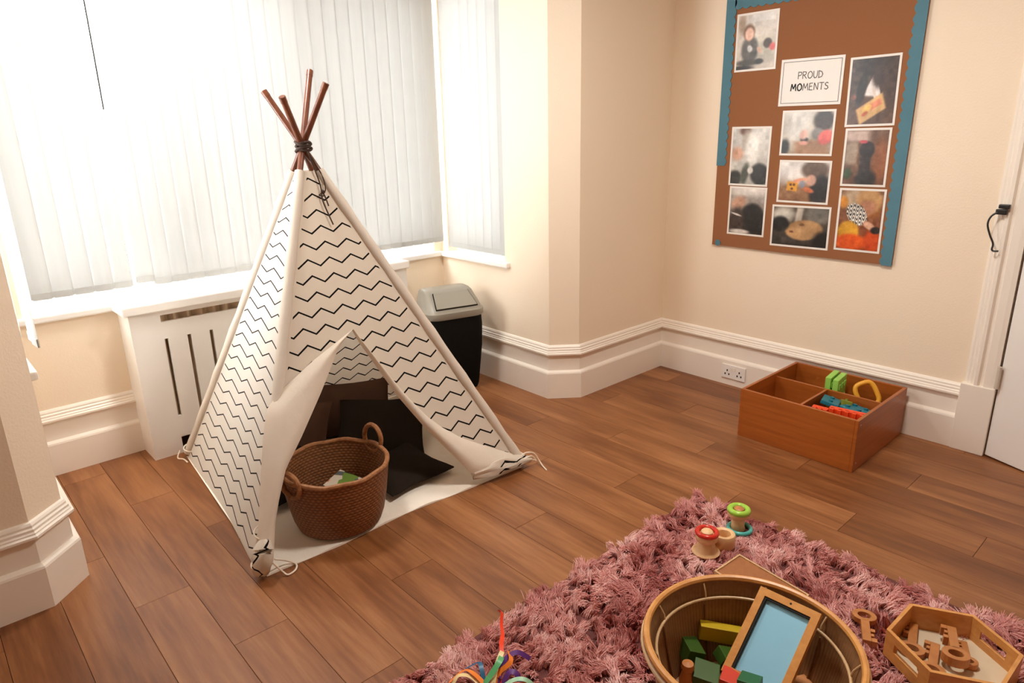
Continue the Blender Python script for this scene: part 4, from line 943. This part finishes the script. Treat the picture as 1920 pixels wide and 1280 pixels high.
bl('deep green block in front of the blue-faced frame', 'deep_green', (-2.372, -2.006, .178), (.05, .055, .045), .25, -.1, .15)
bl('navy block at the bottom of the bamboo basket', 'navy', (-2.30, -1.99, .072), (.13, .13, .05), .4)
bl('tan block lying deep at the right of the bamboo basket', 'peg_orange', (-2.20, -2.09, .075), (.12, .07, .05), 1.1)
pg = thing('wooden_peg', 'orange wooden peg figure standing at the basket\'s left inner wall', 'toy', (-2.445, -1.845, .10), GB)
put('body', MB().lathe([(0, -.04), (.020, -.04), (.022, -.01), (.016, .015), (.012, .022), (0, .024)], (-2.408, -1.840, .118), 18), 'peg_orange', pg, smooth=True)
put('head', MB().lathe([(0, .016), (.012, .019), (.019, .032), (.016, .046), (0, .053)], (-2.408, -1.840, .118), 18), 'peg_orange', pg, smooth=True)
# blue-faced frame leaning in the basket
ft = thing('framed_board', 'wooden frame with sky-blue face leaning out of the bamboo basket', 'board', (-2.24, -1.98, .2))
tl, tr, bl_ = Vector((-2.147, -1.905, .313)), Vector((-2.140, -2.078, .313)), Vector((-2.338, -1.897, .165))
ux = (tr - tl).normalized(); vy = (tl - bl_); vy = (vy - ux * vy.dot(ux)).normalized(); wz = ux.cross(vy)
FT = Matrix((ux, vy, wz)).transposed().to_4x4(); FT.translation = tl
Wd, Ln = (tr - tl).length, .262
def ftb(m, x0, x1, y0, y1, z0, z1): return m.box((x0, y0, z0), (x1, y1, z1), FT)
m = MB(); bw = .021
ftb(m, 0, Wd, -bw, 0, -.010, .010); ftb(m, 0, Wd, -Ln, -Ln + bw, -.010, .010); ftb(m, 0, bw, -Ln + bw, -bw, -.010, .010); ftb(m, Wd - bw, Wd, -Ln + bw, -bw, -.010, .010)
put('frame', m, 'oak', ft, merge=True)
m = MB(); s_ = .006
ftb(m, bw, Wd - bw, -bw - s_, -bw + .0001, -.008, .007); ftb(m, bw, bw + s_, -Ln + bw, -bw - s_, -.008, .007)
put('inner_lip', m, 'dark', ft)
put('blue_panel', ftb(MB(), bw - .002, Wd - bw + .002, -Ln + bw - .002, -bw + .002, -.009, -.003), 'screen_blue', ft)
m = MB(); m.prism(circ(.0032, 12, (Wd * .5 + .006, -bw * .5)), .0095, .0104, FT); put('camera_dot', m, 'dark', ft)

# hexagonal tray
hc_ = Vector((-1.732, -2.305, .030)); hx = thing('hexagonal_tray', 'hexagonal wooden tray with handle slots on the pink rug', 'tray', hc_)
hv = [Vector((hc_.x + .176 * math.cos(math.radians(-2 + 60 * k)), hc_.y + .176 * math.sin(math.radians(-2 + 60 * k)), 0)) for k in range(6)]
hi_ = [Vector((hc_.x + .164 * math.cos(math.radians(-2 + 60 * k)), hc_.y + .164 * math.sin(math.radians(-2 + 60 * k)), 0)) for k in range(6)]
z0, z1 = .032, .122
def wallseg(m, k, a, b, za, zb):
    j = (k + 1) % 6; P = [hv[k].lerp(hv[j], a), hv[k].lerp(hv[j], b), hi_[k].lerp(hi_[j], b), hi_[k].lerp(hi_[j], a)]
    m.prism([(p.x, p.y) for p in P], za, zb)
for k in range(6):
    m = MB()
    if k in (2, 5):
        wallseg(m, k, 0, .22, z0, z1); wallseg(m, k, .78, 1, z0, z1); wallseg(m, k, .22, .78, z0, .068); wallseg(m, k, .22, .78, .096, z1)
    else: wallseg(m, k, 0, 1, z0, z1)
    put('tray_wall', m, 'oak', hx, merge=True)
put('tray_base', MB().prism([(p.x, p.y) for p in hi_], .034, .042), 'tray_base', hx)
# wooden keys
def key_mesh(thick):
    m = MB(); n = 20
    m.ring_prism(circ(.030, n, (0, 0), .037), circ(.015, n, (0, 0), .020), -thick / 2, thick / 2)
    m.prism([(.024, -.0125), (.125, -.0125), (.125, .0125), (.024, .0125)], -thick / 2, thick / 2)
    m.prism([(.064, .0124), (.078, .0124), (.078, .026), (.064, .026)], -thick / 2, thick / 2)
    m.prism([(.088, .0124), (.100, .0124), (.100, .022), (.088, .022)], -thick / 2, thick / 2)
    m.prism([(.108, .0124), (.125, .0124), (.125, .029), (.108, .029)], -thick / 2, thick / 2)
    return m.mesh('wooden_key', (0, 0, 0), M['key_wood'], bevel=.0018)
KM = {t: key_mesh(t) for t in (.018, .030)}
def key(label, a, b, z, t=.018, rx=0, ry=0, sc_=1.0):
    o = bpy.data.objects.new('wooden_key', KM[t]); C.objects.link(o); o.location = (a[0], a[1], z)
    o.rotation_euler = (rx, ry, math.atan2(b[1] - a[1], b[0] - a[0])); o.scale = (sc_, sc_, 1)
    tag(o, label, 'toy', 'wooden toy keys')
key('wooden toy key with oval ring lying on the rug beside the hexagonal tray', (-1.712, -2.052), (-1.83, -2.108), .050)
key('wooden toy key nearest the hexagonal tray\'s left corner', (-1.764, -2.211), (-1.64, -2.176), .0525)
key('wooden toy key in the middle of the hexagonal tray', (-1.812, -2.282), (-1.69, -2.254), .0525, .018)
key('thick dark wooden toy key on top near the tray\'s cream floor', (-1.735, -2.318), (-1.61, -2.268), .077, .030)
key('wooden toy key mostly hidden under the thick dark key in the tray', (-1.700, -2.345), (-1.62, -2.31), .0525, .018, 0, 0, .7)

# ribbons
def ribbon(m, P, wd, tw=0.0, seed=0):
    P = smooth_path(P, 6); rr = random.Random(seed); ph = rr.uniform(0, 6); A = []; Bq = []
    for i, p in enumerate(P):
        t = (P[min(i + 1, len(P) - 1)] - P[max(i - 1, 0)]).normalized(); s = t.cross(Vector((0, 0, 1)))
        s = s.normalized() if s.length > .05 else Vector((.74, -.67, 0))
        a = ph * 0 + tw * i / len(P); u = t.cross(s); s = s * math.cos(a) + u * math.sin(a); A.append(p + s * wd / 2); Bq.append(p - s * wd / 2)
    return m.quad_grid([A, Bq])
rb = thing('ribbon_bundle', 'bundle of coloured satin ribbons on the rug at the front edge', 'ribbons', (-2.76, -1.44, .04))
c0 = Vector((-2.77, -1.44, .055))
rl = [('ribbon_red', [(0, 0, 0), (.05, .035, .03), (.085, .075, .045), (.125, .115, .028), (.155, .155, .030), (.18, .18, .045), (.178, .195, .04)], .014, 1.2),
      ('ribbon_cream', [(-.03, -.01, 0), (.02, .025, .03), (.06, .045, .045), (.075, .055, .03)], .015, .4), ('ribbon_green', [(-.06, .02, -.01), (-.015, .015, .025), (.03, .02, .05), (.06, .045, .035)], .017, .5),
      ('ribbon_orange', [(0, .0, 0), (.02, .012, .02), (.055, .0, .045), (.075, .03, .05)], .015, .8), ('ribbon_purple', [(.0, 0, 0), (.05, .02, .04), (.09, .01, .05), (.115, -.02, .03)], .014, .9),
      ('ribbon_blue', [(-.03, .02, 0), (-.01, .06, .03), (.0, .085, .02), (-.03, .11, .0)], .014, .5), ('ribbon_orange', [(-.03, .0, 0), (-.04, .05, .025), (-.05, .09, .02), (-.10, .10, 0)], .016, .7),
      ('ribbon_cream', [(-.04, .0, 0), (-.05, .055, .02), (-.075, .085, .02), (-.10, .085, 0)], .015, .3), ('ribbon_purple', [(0, -.02, 0), (.03, -.02, .035), (.045, -.04, .03), (.03, -.07, 0)], .016, .8),
      ('ribbon_mint', [(-.02, -.02, 0), (.02, -.045, .03), (.05, -.07, .03), (.07, -.10, 0)], .013, .6), ('ribbon_orange', [(-.0, -.03, 0), (.03, -.06, .02), (.045, -.09, .02), (.03, -.12, 0)], .015, .6)]
for i, (mt, P, wd, tw) in enumerate(rl):
    put('ribbon', ribbon(MB(), [c0 + Vector(p) for p in P], wd, tw, i), mt, rb, smooth=True, label={'ribbon_red': 'orange-red ribbon', 'ribbon_cream': 'cream ribbon', 'ribbon_green': 'green ribbon', 'ribbon_orange': 'orange ribbon', 'ribbon_purple': 'purple ribbon', 'ribbon_blue': 'blue ribbon', 'ribbon_mint': 'mint ribbon'}[mt])
put('tie_band', MB().lathe([(.012, -.012), (.018, 0), (.012, .012)], c0, 14), 'ribbon_red', rb, smooth=True)
lr = put('ribbon', ribbon(MB(), [(-3.19, -1.235, .055), (-3.15, -1.185, .045), (-3.115, -1.150, .032), (-3.085, -1.12, .010), (-3.075, -1.108, .006)], .014, .5, 3), 'ribbon_red', None, org=(-3.1, -1.13, .01), smooth=True)
tag(lr, 'lone orange-red ribbon end on the floorboards beside the rug', 'ribbon')

# unseen fill lamps on the ceiling, added to brighten the bay and the room
bl2 = thing('fill_lamp', 'unseen round white fill lamp added on the ceiling above the bay', 'lamp', (-2.75, .40, H))  # added to lift the bay floor and radiator cover
put('fill_lamp_base', MB().lathe([(0, 0), (.20, 0), (.20, -.03), (.0, -.03)], (-2.75, .40, H - .001), 32), 'white', bl2, smooth=True)
l2 = lamp('fill_lamp_glow', (-2.75, .40, H - .04), BAY_FILL_W, .36, (1, .97, .93)); l2.parent = bl2; l2.location = (0, 0, -.04)
cl = thing('fill_lamp', 'unseen round white fill lamp added over the middle of the room', 'lamp', (*FILL_AT, H))  # added for ambient light on walls and tipi front
put('fill_lamp_base', MB().lathe([(0, 0), (.20, 0), (.20, -.03), (.0, -.03)], (*FILL_AT, H - .001), 32), 'white', cl, smooth=True)
if FILL_W > 0: 
    l_ = lamp('fill_lamp_glow', (*FILL_AT, H - .04), FILL_W, .36)
    l_.parent = cl; l_.location = (0, 0, -.04)
